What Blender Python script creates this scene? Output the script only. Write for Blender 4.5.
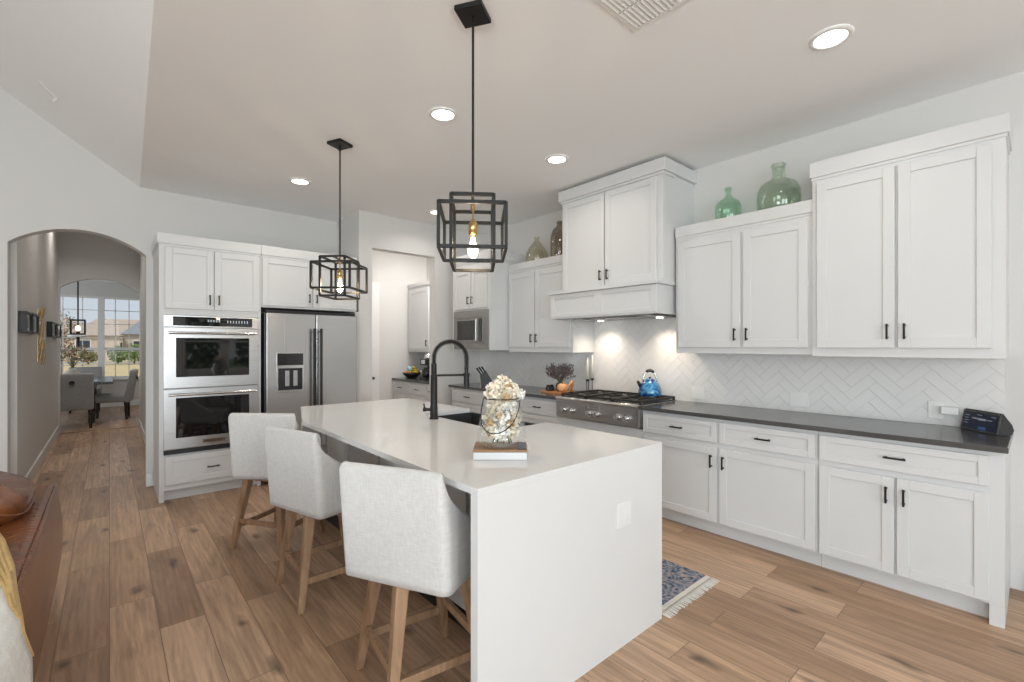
import bpy, bmesh, math, random
from mathutils import Vector, Matrix
random.seed(7)
C = bpy.context.scene.collection
for o in list(bpy.data.objects): bpy.data.objects.remove(o, do_unlink=True)
PI = math.pi
R = math.radians

# ------------------------------------------------------------ camera, world, light, exposure
F, CY, YAW, H = 460.6, 346.2, 0.7183, 1.413
cd = bpy.data.cameras.new('camera'); cam = bpy.data.objects.new('camera', cd); C.objects.link(cam)
cd.sensor_width = 36.0; cd.sensor_fit = 'HORIZONTAL'; cd.lens = F*36/1024
cd.shift_y = (CY-341)/1024; cd.clip_start = .05; cd.clip_end = 500
cam.location = (0, 0, H); cam.rotation_euler = (PI/2, 0, -YAW)
bpy.context.scene.camera = cam
sc = bpy.context.scene
sc.view_settings.view_transform = 'Standard'; sc.view_settings.look = 'None'
sc.view_settings.gamma = 1; sc.view_settings.use_curve_mapping = False
sc.view_settings.exposure = 0.08
w = bpy.data.worlds.new('world'); sc.world = w; w.use_nodes = True
nt = w.node_tree; bg = nt.nodes['Background']
sky = nt.nodes.new('ShaderNodeTexSky'); sky.sky_type = 'HOSEK_WILKIE'; sky.turbidity = 7.0
sky.ground_albedo = .4; sky.sun_direction = Vector((-.5, -.5, .75)).normalized()
hz = nt.nodes.new('ShaderNodeMix'); hz.data_type = 'RGBA'; hz.inputs[0].default_value = .55; hz.inputs[7].default_value = (.27, .285, .30, 1)
nt.links.new(sky.outputs[0], hz.inputs[6]); nt.links.new(hz.outputs[2], bg.inputs[0]); bg.inputs[1].default_value = 2.6

def area(name, loc, rot, sx, sy, power, col=(1, 1, 1), shape='RECTANGLE', spread=PI):
    l = bpy.data.lights.new(name, 'AREA'); l.shape = shape; l.size = sx
    if shape in ('RECTANGLE', 'ELLIPSE'): l.size_y = sy
    l.energy = power; l.color = col; l.spread = spread
    o = bpy.data.objects.new(name, l); C.objects.link(o); o.location = loc; o.rotation_euler = rot
    return o
sun = bpy.data.lights.new('sun', 'SUN'); sun.energy = 2.2; sun.angle = R(1.0); sun.color = (1, .95, .87)
so = bpy.data.objects.new('sun', sun); C.objects.link(so); so.rotation_euler = (R(38), 0, R(-35)); so.location = (0, -30, 20)
# added area lights: daylight from unseen windows behind the camera, fill from the left
UP = 32                                   # degrees: upward tilt added to put more light on the ceiling
DAY = (.85, .94, 1.0)
area('daylight_rear_left', (-2.6, -4.38, 1.8), (R(-90-UP), 0, PI), 2.7, 2.6, 155, DAY)
area('daylight_rear_right', (.35, -4.38, 1.8), (R(-90-UP), 0, PI), 1.6, 2.6, 118, DAY)
area('fill_left', (-4.82, -1.6, 1.15), (0, R(-88), 0), 1.9, 2.7, 155, DAY)  # added cool fill from the left, brightens the base cabinet fronts
area('fill_dining', (-2.5, 12.3, 1.6), (0, R(-90), 0), 1.8, 2.2, 32, DAY)  # added fill inside the dining room, its side wall has no window
area('pantry_ceiling_glow', (3.4, 5.6, 2.94), (0, 0, 0), .5, .25, 20, (1, .97, .93))  # unseen pantry ceiling light, inferred from the bright cabinet end panel
CAN = (1.0, .94, .87)

# ------------------------------------------------------------ mesh helper
class MB:
    def __init__(s): s.v = []; s.f = []; s.m = []; s.s = []
    def _add(s, vs, fs, m=0, sm=False):
        b = len(s.v); s.v += [tuple(p) for p in vs]
        for f in fs: s.f.append(tuple(b+i for i in f)); s.m.append(m); s.s.append(sm)
        return s
    def box(s, x0, x1, y0, y1, z0, z1, m=0):
        return s._add([(x0,y0,z0),(x1,y0,z0),(x1,y1,z0),(x0,y1,z0),(x0,y0,z1),(x1,y0,z1),(x1,y1,z1),(x0,y1,z1)],
                      [(3,2,1,0),(4,5,6,7),(0,1,5,4),(1,2,6,5),(2,3,7,6),(3,0,4,7)], m)
    def quad(s, *p, m=0): return s._add(p, [tuple(range(len(p)))], m)
    def prism(s, poly, d, m=0):                      # poly: list of 3D points, d: extrusion vector
        d = Vector(d); n = len(poly); a = [Vector(p) for p in poly]; b = [p+d for p in a]
        fs = [tuple(reversed(range(n))), tuple(range(n, 2*n))]+[(i, (i+1) % n, n+(i+1) % n, n+i) for i in range(n)]
        return s._add(a+b, fs, m)
    def ring(s, c, ax, r, n, ref=None):
        ax = Vector(ax).normalized(); u = ref or (Vector((0,0,1)) if abs(ax.z) < .9 else Vector((1,0,0)))
        u = (u-ax*u.dot(ax)).normalized(); v = ax.cross(u)
        return [Vector(c)+u*(r*math.cos(2*PI*k/n))+v*(r*math.sin(2*PI*k/n)) for k in range(n)]
    def cyl(s, p0, p1, r0, r1=None, n=16, m=0, sm=True):
        r1 = r0 if r1 is None else r1; p0 = Vector(p0); p1 = Vector(p1); ax = p1-p0
        a = s.ring(p0, ax, r0, n); b = s.ring(p1, ax, r1, n)
        s._add(a+b, [(i, (i+1) % n, n+(i+1) % n, n+i) for i in range(n)], m, sm)
        s._add(a, [tuple(reversed(range(n)))], m); s._add(b, [tuple(range(n))], m); return s
    def tube(s, pts, r, n=8, m=0, closed=False):
        P = [Vector(p) for p in pts]; k = len(P); rings = []; rr = r if isinstance(r, (list, tuple)) else [r]*k
        up = None
        for i in range(k):
            if closed: t = P[(i+1) % k]-P[i-1]
            else: t = P[min(i+1, k-1)]-P[max(i-1, 0)]
            t.normalize()
            if up is None: up = Vector((0,0,1)) if abs(t.z) < .9 else Vector((1,0,0))
            up = (up-t*up.dot(t)).normalized()
            v = t.cross(up); rings += [P[i]+up*(rr[i]*math.cos(2*PI*q/n))+v*(rr[i]*math.sin(2*PI*q/n)) for q in range(n)]
        fs = []
        for i in range(k if closed else k-1):
            j = (i+1) % k
            fs += [(i*n+q, i*n+(q+1) % n, j*n+(q+1) % n, j*n+q) for q in range(n)]
        if not closed: fs += [tuple(reversed(range(n))), tuple((k-1)*n+q for q in range(n))]
        return s._add(rings, fs, m, True)
    def lathe(s, prof, c=(0,0,0), n=24, m=0, sm=True, caps=True):
        c = Vector(c); k = len(prof); vs = []
        for r, z in prof: vs += [c+Vector((r*math.cos(2*PI*q/n), r*math.sin(2*PI*q/n), z)) for q in range(n)]
        fs = [(i*n+q, i*n+(q+1) % n, (i+1)*n+(q+1) % n, (i+1)*n+q) for i in range(k-1) for q in range(n)]
        s._add(vs, fs, m, sm)
        if caps:
            if prof[0][0] > 1e-4: s._add(vs[:n], [tuple(reversed(range(n)))], m)
            if prof[-1][0] > 1e-4: s._add(vs[-n:], [tuple(range(n))], m)
        return s
    def ball(s, c, rx, ry=None, rz=None, n=16, m=0):
        ry = ry or rx; rz = rz or rx; c = Vector(c); h = n//2; vs = []; fs = []
        for i in range(h+1):
            t = PI*i/h-PI/2
            vs += [c+Vector((rx*math.cos(t)*math.cos(2*PI*q/n), ry*math.cos(t)*math.sin(2*PI*q/n), rz*math.sin(t))) for q in range(n)]
        for i in range(h): fs += [(i*n+q, i*n+(q+1) % n, (i+1)*n+(q+1) % n, (i+1)*n+q) for q in range(n)]
        return s._add(vs, fs, m, True)
    def xf(s, M, start=0):
        for i in range(start, len(s.v)): s.v[i] = tuple(M @ Vector(s.v[i]))
        return s
    def grid(s, rows, m=0, closed=False, sm=True):
        n = len(rows[0]); vs = [p for r in rows for p in r]; fs = []
        for i in range(len(rows)-1):
            for q in range(n if closed else n-1): fs.append((i*n+q, i*n+(q+1) % n, (i+1)*n+(q+1) % n, (i+1)*n+q))
        return s._add(vs, fs, m, sm)
    def build(s, name, mats, parent=None, bevel=0, seg=2, weld=False, subd=0, recalc=True):
        me = bpy.data.meshes.new(name); me.from_pydata(s.v, [], s.f)
        for m in (mats if isinstance(mats, (list, tuple)) else [mats]): me.materials.append(m)
        me.polygons.foreach_set('material_index', s.m); me.polygons.foreach_set('use_smooth', s.s)
        bm = bmesh.new(); bm.from_mesh(me)
        if weld: bmesh.ops.remove_doubles(bm, verts=bm.verts, dist=1e-5)
        if recalc: bmesh.ops.recalc_face_normals(bm, faces=bm.faces)
        bm.to_mesh(me); bm.free(); me.update()
        o = bpy.data.objects.new(name, me); C.objects.link(o)
        if parent: o.parent = parent
        if bevel:
            b = o.modifiers.new('bevel', 'BEVEL'); b.width = bevel; b.segments = seg; b.limit_method = 'ANGLE'; b.angle_limit = R(40)
        if subd:
            b = o.modifiers.new('subd', 'SUBSURF'); b.levels = subd; b.render_levels = subd
        return o

def tag(o, label, cat, group=None, kind=None):
    if label: o['label'] = label
    if cat: o['category'] = cat
    if group: o['group'] = group
    if kind: o['kind'] = kind
    return o
def thing(name, label, cat, loc=(0,0,0), rz=0, group=None):
    o = bpy.data.objects.new(name, None); C.objects.link(o); o.empty_display_size = .1
    o.location = loc; o.rotation_euler = (0, 0, rz)
    return tag(o, label, cat, group)
def struct(name, mb, m, label=None, **k):
    o = mb.build(name, m, **k); o['kind'] = 'structure'
    if label: o['label'] = label
    return o
def dup(root, loc, rz, label, group=None):
    r = root.copy(); C.objects.link(r); r.location = loc; r.rotation_euler = (0, 0, rz); r['label'] = label
    if group: r['group'] = group
    for ch in list(root.children):
        c = ch.copy(); C.objects.link(c); c.parent = r
        for g in list(ch.children):
            d = g.copy(); C.objects.link(d); d.parent = c
    return r

# ------------------------------------------------------------ materials
def mat(name, col, rough=.5, metal=0, noise=0, nscale=20, bump=0, bscale=60, emit=None, estr=0, spec=.5, coat=0, sheen=0):
    m = bpy.data.materials.new(name); m.use_nodes = True; t = m.node_tree; b = t.nodes['Principled BSDF']
    b.inputs['Base Color'].default_value = (*col, 1); b.inputs['Roughness'].default_value = rough
    b.inputs['Metallic'].default_value = metal; b.inputs['Specular IOR Level'].default_value = spec
    b.inputs['Coat Weight'].default_value = coat; b.inputs['Sheen Weight'].default_value = sheen
    if emit: b.inputs['Emission Color'].default_value = (*emit, 1); b.inputs['Emission Strength'].default_value = estr
    tc = t.nodes.new('ShaderNodeTexCoord')
    if noise:
        n = t.nodes.new('ShaderNodeTexNoise'); n.inputs['Scale'].default_value = nscale; n.inputs['Detail'].default_value = 4
        t.links.new(tc.outputs['Object'], n.inputs['Vector'])
        mx = t.nodes.new('ShaderNodeMix'); mx.data_type = 'RGBA'
        mx.inputs[6].default_value = tuple(c*(1-noise) for c in col)+(1,); mx.inputs[7].default_value = tuple(min(1, c*(1+noise)) for c in col)+(1,)
        t.links.new(n.outputs['Fac'], mx.inputs[0]); t.links.new(mx.outputs[2], b.inputs['Base Color'])
    if bump:
        n2 = t.nodes.new('ShaderNodeTexNoise'); n2.inputs['Scale'].default_value = bscale; n2.inputs['Detail'].default_value = 3
        t.links.new(tc.outputs['Object'], n2.inputs['Vector'])
        bu = t.nodes.new('ShaderNodeBump'); bu.inputs['Strength'].default_value = bump; bu.inputs['Distance'].default_value = .01
        t.links.new(n2.outputs['Fac'], bu.inputs['Height']); t.links.new(bu.outputs[0], b.inputs['Normal'])
    return m
def glass(name, col, gloss=.12, rough=.02):
    m = bpy.data.materials.new(name); m.use_nodes = True; t = m.node_tree; t.nodes.clear()
    out = t.nodes.new('ShaderNodeOutputMaterial'); tr = t.nodes.new('ShaderNodeBsdfTransparent'); gl = t.nodes.new('ShaderNodeBsdfGlossy')
    tr.inputs[0].default_value = (*col, 1); gl.inputs[0].default_value = (1, 1, 1, 1); gl.inputs['Roughness'].default_value = rough
    fr = t.nodes.new('ShaderNodeLayerWeight'); fr.inputs[0].default_value = .35
    mr = t.nodes.new('ShaderNodeMapRange'); mr.inputs[3].default_value = gloss*.35; mr.inputs[4].default_value = min(1, gloss*4)
    t.links.new(fr.outputs['Fresnel'], mr.inputs[0])
    mx = t.nodes.new('ShaderNodeMixShader'); t.links.new(mr.outputs[0], mx.inputs[0])
    t.links.new(tr.outputs[0], mx.inputs[1]); t.links.new(gl.outputs[0], mx.inputs[2]); t.links.new(mx.outputs[0], out.inputs[0])
    return m
def wood_floor():
    m = bpy.data.materials.new('oak_planks'); m.use_nodes = True; t = m.node_tree; b = t.nodes['Principled BSDF']; L = t.links.new
    tc = t.nodes.new('ShaderNodeTexCoord'); mp = t.nodes.new('ShaderNodeMapping'); mp.inputs['Rotation'].default_value = (0, 0, -PI/2)
    L(tc.outputs['Object'], mp.inputs[0])
    br = t.nodes.new('ShaderNodeTexBrick'); br.offset = .37; br.offset_frequency = 2; br.squash = 1
    br.inputs['Color1'].default_value = (0, 0, 0, 1); br.inputs['Color2'].default_value = (1, 1, 1, 1); br.inputs['Mortar'].default_value = (.5, .5, .5, 1)
    br.inputs['Scale'].default_value = 1; br.inputs['Mortar Size'].default_value = .0022; br.inputs['Mortar Smooth'].default_value = .3
    br.inputs['Brick Width'].default_value = 1.1; br.inputs['Row Height'].default_value = .19; br.inputs['Bias'].default_value = 0
    L(mp.outputs[0], br.inputs[0])
    # per plank offset for the grain
    sep = t.nodes.new('ShaderNodeSeparateColor'); L(br.outputs['Color'], sep.inputs[0])
    st = t.nodes.new('ShaderNodeMapping'); st.inputs['Scale'].default_value = (13, 1.1, 1); L(tc.outputs['Object'], st.inputs[0])
    ad = t.nodes.new('ShaderNodeVectorMath'); ad.operation = 'ADD'; cmb = t.nodes.new('ShaderNodeCombineXYZ')
    mu = t.nodes.new('ShaderNodeMath'); mu.operation = 'MULTIPLY'; mu.inputs[1].default_value = 37; L(sep.outputs[0], mu.inputs[0]); L(mu.outputs[0], cmb.inputs[2]); L(mu.outputs[0], cmb.inputs[1])
    L(st.outputs[0], ad.inputs[0]); L(cmb.outputs[0], ad.inputs[1])
    n1 = t.nodes.new('ShaderNodeTexNoise'); n1.inputs['Scale'].default_value = 1.5; n1.inputs['Detail'].default_value = 8; n1.inputs['Roughness'].default_value = .62; n1.inputs['Distortion'].default_value = 1.0; L(ad.outputs[0], n1.inputs[0])
    n2 = t.nodes.new('ShaderNodeTexNoise'); n2.inputs['Scale'].default_value = 1.1; n2.inputs['Detail'].default_value = 2; L(ad.outputs[0], n2.inputs[0])
    wv = t.nodes.new('ShaderNodeTexWave'); wv.inputs['Scale'].default_value = .9; wv.inputs['Distortion'].default_value = 7; wv.inputs['Detail'].default_value = 3; L(ad.outputs[0], wv.inputs[0])
    base = t.nodes.new('ShaderNodeValToRGB'); cr = base.color_ramp
    cr.elements[0].position = .0; cr.elements[0].color = (.39, .242, .148, 1); cr.elements[1].position = 1; cr.elements[1].color = (.66, .45, .30, 1)
    e = cr.elements.new(.5); e.color = (.53, .342, .215, 1)
    L(sep.outputs[0], base.inputs[0])
    gr = t.nodes.new('ShaderNodeValToRGB'); gr.color_ramp.elements[0].position = .28; gr.color_ramp.elements[0].color = (.48, .45, .43, 1)
    gr.color_ramp.elements[1].position = .68; gr.color_ramp.elements[1].color = (1.12, 1.1, 1.08, 1)
    L(n1.outputs['Fac'], gr.inputs[0])
    m1 = t.nodes.new('ShaderNodeMix'); m1.data_type = 'RGBA'; m1.blend_type = 'MULTIPLY'; m1.inputs[0].default_value = .9; L(base.outputs[0], m1.inputs[6]); L(gr.outputs[0], m1.inputs[7])
    w2 = t.nodes.new('ShaderNodeMapRange'); w2.inputs[3].default_value = .93; w2.inputs[4].default_value = 1.04; L(wv.outputs['Fac'], w2.inputs[0])
    m2 = t.nodes.new('ShaderNodeVectorMath'); m2.operation = 'SCALE'; L(m1.outputs[2], m2.inputs[0]); L(w2.outputs[0], m2.inputs['Scale'])
    g2 = t.nodes.new('ShaderNodeMapRange'); g2.inputs[3].default_value = .85; g2.inputs[4].default_value = 1.15; L(n2.outputs['Fac'], g2.inputs[0])
    m3 = t.nodes.new('ShaderNodeVectorMath'); m3.operation = 'SCALE'; L(m2.outputs[0], m3.inputs[0]); L(g2.outputs[0], m3.inputs['Scale'])
    vk = t.nodes.new('ShaderNodeTexVoronoi'); vk.voronoi_dimensions = '2D'; vk.inputs['Scale'].default_value = 1.0; vk.inputs['Randomness'].default_value = 1
    kmp = t.nodes.new('ShaderNodeMapping'); kmp.inputs['Scale'].default_value = (2.6, 1.1, 1); L(tc.outputs['Object'], kmp.inputs[0])
    kn = t.nodes.new('ShaderNodeTexNoise'); kn.inputs['Scale'].default_value = 5; L(tc.outputs['Object'], kn.inputs[0])
    kad = t.nodes.new('ShaderNodeMix'); kad.data_type = 'RGBA'; kad.blend_type = 'ADD'; kad.inputs[0].default_value = .22; L(kmp.outputs[0], kad.inputs[6]); L(kn.outputs['Color'], kad.inputs[7]); L(kad.outputs[2], vk.inputs[0])
    kr = t.nodes.new('ShaderNodeMapRange'); kr.inputs[1].default_value = .015; kr.inputs[2].default_value = .085; kr.inputs[3].default_value = .35; kr.inputs[4].default_value = 1; L(vk.outputs['Distance'], kr.inputs[0])
    mk = t.nodes.new('ShaderNodeVectorMath'); mk.operation = 'SCALE'; L(m3.outputs[0], mk.inputs[0]); L(kr.outputs[0], mk.inputs['Scale']); m3 = mk
    m4 = t.nodes.new('ShaderNodeMix'); m4.data_type = 'RGBA'; L(br.outputs['Fac'], m4.inputs[0]); L(m3.outputs[0], m4.inputs[6]); m4.inputs[7].default_value = (.2, .125, .08, 1)
    L(m4.outputs[2], b.inputs['Base Color'])
    rr = t.nodes.new('ShaderNodeMapRange'); rr.inputs[3].default_value = .3; rr.inputs[4].default_value = .48; L(n1.outputs['Fac'], rr.inputs[0]); L(rr.outputs[0], b.inputs['Roughness'])
    bu = t.nodes.new('ShaderNodeBump'); bu.inputs['Strength'].default_value = .12; bu.inputs['Distance'].default_value = .004; bu.invert = True
    L(br.outputs['Fac'], bu.inputs['Height']); L(bu.outputs[0], b.inputs['Normal'])
    return m
def grain_wood(name, c0, c1, rough=.45, scale=(18, 18, 1.6)):
    m = mat(name, c0, rough); t = m.node_tree; b = t.nodes['Principled BSDF']; L = t.links.new
    tc = t.nodes.new('ShaderNodeTexCoord'); mp = t.nodes.new('ShaderNodeMapping'); mp.inputs['Scale'].default_value = scale; L(tc.outputs['Object'], mp.inputs[0])
    n = t.nodes.new('ShaderNodeTexNoise'); n.inputs['Scale'].default_value = 2; n.inputs['Detail'].default_value = 6; n.inputs['Distortion'].default_value = 1; L(mp.outputs[0], n.inputs[0])
    r = t.nodes.new('ShaderNodeValToRGB'); r.color_ramp.elements[0].color = (*c0, 1); r.color_ramp.elements[0].position = .3; r.color_ramp.elements[1].color = (*c1, 1); r.color_ramp.elements[1].position = .7
    L(n.outputs['Fac'], r.inputs[0]); L(r.outputs[0], b.inputs['Base Color']); return m
def fabric(name, col, contrast=.16, scale=150):
    m = mat(name, col, .95, sheen=.2, spec=.15); t = m.node_tree; b = t.nodes['Principled BSDF']; L = t.links.new
    tc = t.nodes.new('ShaderNodeTexCoord'); fac = []
    for sc_ in ((scale*.12, scale*.12, scale), (scale, scale, scale*.1)):
        mp = t.nodes.new('ShaderNodeMapping'); mp.inputs['Scale'].default_value = sc_; L(tc.outputs['Object'], mp.inputs[0])
        n = t.nodes.new('ShaderNodeTexNoise'); n.inputs['Scale'].default_value = 1; n.inputs['Detail'].default_value = 3; L(mp.outputs[0], n.inputs[0]); fac.append(n)
    ad = t.nodes.new('ShaderNodeMath'); ad.operation = 'MULTIPLY_ADD'; ad.inputs[1].default_value = .5
    h = t.nodes.new('ShaderNodeMath'); h.operation = 'MULTIPLY'; h.inputs[1].default_value = .5; L(fac[1].outputs['Fac'], h.inputs[0])
    L(fac[0].outputs['Fac'], ad.inputs[0]); L(h.outputs[0], ad.inputs[2])
    r = t.nodes.new('ShaderNodeValToRGB'); r.color_ramp.elements[0].position = .36; r.color_ramp.elements[1].position = .64
    r.color_ramp.elements[0].color = tuple(c*(1-contrast) for c in col)+(1,); r.color_ramp.elements[1].color = tuple(min(1, c*(1+contrast*.7)) for c in col)+(1,)
    L(ad.outputs[0], r.inputs[0]); L(r.outputs[0], b.inputs['Base Color'])
    bu = t.nodes.new('ShaderNodeBump'); bu.inputs['Strength'].default_value = .25; bu.inputs['Distance'].default_value = .003; L(ad.outputs[0], bu.inputs['Height']); L(bu.outputs[0], b.inputs['Normal'])
    return m
def brushed(name, col=(.50, .495, .49), rough=.3, scale=(2, 2, 300), var=.08):
    m = mat(name, col, rough, 1); t = m.node_tree; b = t.nodes['Principled BSDF']; L = t.links.new
    tc = t.nodes.new('ShaderNodeTexCoord'); mp = t.nodes.new('ShaderNodeMapping'); mp.inputs['Scale'].default_value = scale; L(tc.outputs['Object'], mp.inputs[0])
    n = t.nodes.new('ShaderNodeTexNoise'); n.inputs['Scale'].default_value = 1; n.inputs['Detail'].default_value = 2; L(mp.outputs[0], n.inputs[0])
    r = t.nodes.new('ShaderNodeMapRange'); r.inputs[3].default_value = rough-var; r.inputs[4].default_value = rough+var; L(n.outputs['Fac'], r.inputs[0]); L(r.outputs[0], b.inputs['Roughness'])
    return m
def rug_mat():
    m = mat('rug_weave', (.2, .25, .33), .95, spec=.1); t = m.node_tree; b = t.nodes['Principled BSDF']; L = t.links.new
    tc = t.nodes.new('ShaderNodeTexCoord')
    n0 = t.nodes.new('ShaderNodeTexNoise'); n0.inputs['Scale'].default_value = 6; L(tc.outputs['Object'], n0.inputs[0])
    dis = t.nodes.new('ShaderNodeMix'); dis.data_type = 'RGBA'; dis.blend_type = 'ADD'; dis.inputs[0].default_value = .12
    L(tc.outputs['Object'], dis.inputs[6]); L(n0.outputs['Color'], dis.inputs[7])
    v = t.nodes.new('ShaderNodeTexVoronoi'); v.inputs['Scale'].default_value = 9; v.feature = 'F1'; L(dis.outputs[2], v.inputs[0])
    wv = t.nodes.new('ShaderNodeMath'); wv.operation = 'SINE'; mu = t.nodes.new('ShaderNodeMath'); mu.operation = 'MULTIPLY'; mu.inputs[1].default_value = 26
    L(v.outputs['Distance'], mu.inputs[0]); L(mu.outputs[0], wv.inputs[0])
    n1 = t.nodes.new('ShaderNodeTexNoise'); n1.inputs['Scale'].default_value = 38; n1.inputs['Detail'].default_value = 4; L(tc.outputs['Object'], n1.inputs[0])
    s = t.nodes.new('ShaderNodeMath'); s.operation = 'MULTIPLY_ADD'; s.inputs[1].default_value = .10; L(wv.outputs[0], s.inputs[0]); L(n1.outputs['Fac'], s.inputs[2])
    r = t.nodes.new('ShaderNodeValToRGB'); e = r.color_ramp.elements; e[0].position = .28; e[0].color = (.055, .075, .115, 1); e[1].position = .78; e[1].color = (.40, .37, .36, 1)
    x = e.new(.42); x.color = (.15, .185, .245, 1); x = e.new(.55); x.color = (.27, .285, .32, 1); x = e.new(.64); x.color = (.4, .29, .27, 1)
    L(s.outputs[0], r.inputs[0]); L(r.outputs[0], b.inputs['Base Color']); return m
def leather_mat():
    m = mat('brown_leather', (.17, .062, .025), .27, bump=.45, bscale=45, coat=.25); t = m.node_tree; b = t.nodes['Principled BSDF']; L = t.links.new
    tc = t.nodes.new('ShaderNodeTexCoord'); n = t.nodes.new('ShaderNodeTexNoise'); n.inputs['Scale'].default_value = 6; n.inputs['Detail'].default_value = 5; n.inputs['Distortion'].default_value = .8
    L(tc.outputs['Object'], n.inputs[0]); r = t.nodes.new('ShaderNodeValToRGB'); r.color_ramp.elements[0].position = .3; r.color_ramp.elements[0].color = (.13, .04, .013, 1)
    r.color_ramp.elements[1].position = .72; r.color_ramp.elements[1].color = (.27, .09, .028, 1); L(n.outputs['Fac'], r.inputs[0]); L(r.outputs[0], b.inputs['Base Color']); return m

M = {}
M['wall'] = mat('greige_wall_paint', (.67, .655, .635), .8, bump=.06, bscale=180)
M['ceiling'] = mat('ceiling_paint', (.90, .905, .91), .85, bump=.08, bscale=140)
M['trim'] = mat('white_trim_paint', (.78, .775, .76), .4)
M['cab'] = mat('white_cabinet_paint', (.665, .663, .657), .42)
M['floor'] = wood_floor()
M['quartz'] = mat('white_quartz', (.72, .717, .71), .12, noise=.015, nscale=9)
M['dark_quartz'] = mat('charcoal_quartz', (.075, .073, .071), .16, noise=.25, nscale=160)
M['black'] = mat('matte_black_metal', (.017, .016, .015), .42, .4)
M['black_plastic'] = mat('black_plastic', (.012, .012, .013), .35)
M['iron'] = mat('cast_iron', (.035, .033, .03), .55, .3, bump=.2, bscale=200)
M['sink'] = mat('black_granite_composite', (.03, .03, .031), .55)
M['steel'] = brushed('brushed_steel')
M['steel_v'] = brushed('vertical_brushed_steel', (.56, .555, .55), .26, (60, 60, .5), .025)
M['steel_mid'] = brushed('grey_brushed_steel', (.33, .325, .32), .3)
M['steel_dark'] = brushed('dark_brushed_steel', (.23, .225, .22), .3)
M['chrome'] = mat('chrome', (.75, .75, .75), .12, 1)
M['oven_glass'] = mat('oven_black_glass', (.006, .006, .007), .03, spec=.9)
M['tile'] = mat('white_glazed_tile', (.76, .75, .735), .14, noise=.02, nscale=5)
M['grout'] = mat('pale_grout', (.66, .648, .63), .85)
M['oak'] = grain_wood('oak_legs', (.27, .155, .085), (.42, .265, .155))
M['walnut_board'] = grain_wood('walnut_board', (.2, .1, .045), (.36, .2, .1), scale=(3, 30, 10))
M['linen'] = fabric('linen_upholstery', (.61, .592, .57), .10, 230)
M['grey_linen'] = fabric('grey_upholstery', (.34, .335, .325))
M['brass'] = mat('aged_brass', (.62, .42, .17), .28, 1)
M['gold'] = mat('gold_leaf_metal', (.65, .45, .2), .35, 1)
M['bulb'] = mat('lit_filament_glass', (1, .9, .7), .2, emit=(1, .78, .48), estr=9)
M['lamp'] = mat('lit_diffuser', (1, 1, 1), .4, emit=(1, .96, .9), estr=12)
M['clear'] = glass('clear_glass', (.985, .99, .985), .05)
M['green_glass'] = glass('green_glass', (.85, .95, .88), .08)
M['olive_glass'] = glass('olive_green_glass', (.90, .945, .895), .08)
M['amber_glass'] = glass('pale_amber_glass', (.93, .92, .86), .08)
M['smoke_glass'] = glass('smoky_brown_glass', (.8, .76, .71), .08)
M['pane'] = glass('window_pane', (.97, .985, .99), .015)
M['leather'] = leather_mat()
M['rug'] = rug_mat()
M['cotton'] = mat('cream_cotton', (.74, .7, .63), .95, bump=.4, bscale=240)
M['blue_enamel'] = mat('blue_marbled_enamel', (.02, .2, .5), .12, coat=.6)
M['ochre'] = fabric('ochre_knit', (.62, .4, .13), .2, 120)
M['ivory'] = fabric('ivory_knit', (.76, .74, .7), .12, 120)

# ------------------------------------------------------------ room constants
RW, BW, PW, CZ = 3.969, 5.905, 5.22, 3.0          # right wall X, arch wall Y, pantry wall Y, kitchen ceiling
FX, FXR, SL, TOPX = .232, -.01, .69, -2.2                       # fold of the ceiling, its slope, where the slope ends
HL, HR, A2 = -.625, .40, 10.45                       # hall walls, second arch
AL, AR = -.668, .278                                # first arch jambs
DW = 14.25                                          # dining window wall
LX, RY = -4.9, -4.45                                # living room left and rear walls
def ceil(x): return CZ if x >= FX else min(CZ+(FX-x)*SL, CZ+(FX-TOPX)*SL)

# ------------------------------------------------------------ setting
struct('floor', MB().box(LX-.15, RW+.15, RY-.15, DW+.1, -.12, 0), M['floor'])
b = MB(); zt = ceil(TOPX)
b.prism([(FXR, RY-.1, CZ), (RW+.1, RY-.1, CZ), (RW+.1, 7.2, CZ), (FX, 7.2, CZ), (FX, BW+.2, CZ)], (0, 0, .12))
b.quad((FXR, RY-.1, CZ), (FX, BW+.2, CZ), (TOPX, BW+.2, zt)); b.quad((FXR, RY-.1, CZ), (TOPX, BW+.2, zt), (TOPX+FXR-FX, RY-.1, zt))
b.prism([(LX-.1, RY-.1, zt), (TOPX+FXR-FX, RY-.1, zt), (TOPX, BW+.2, zt), (LX-.1, BW+.2, zt)], (0, 0, .12))
struct('ceiling', b, M['ceiling'])
struct('wall_right', MB().box(RW, RW+.12, RY, 7.0, 0, CZ), M['wall'])

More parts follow.
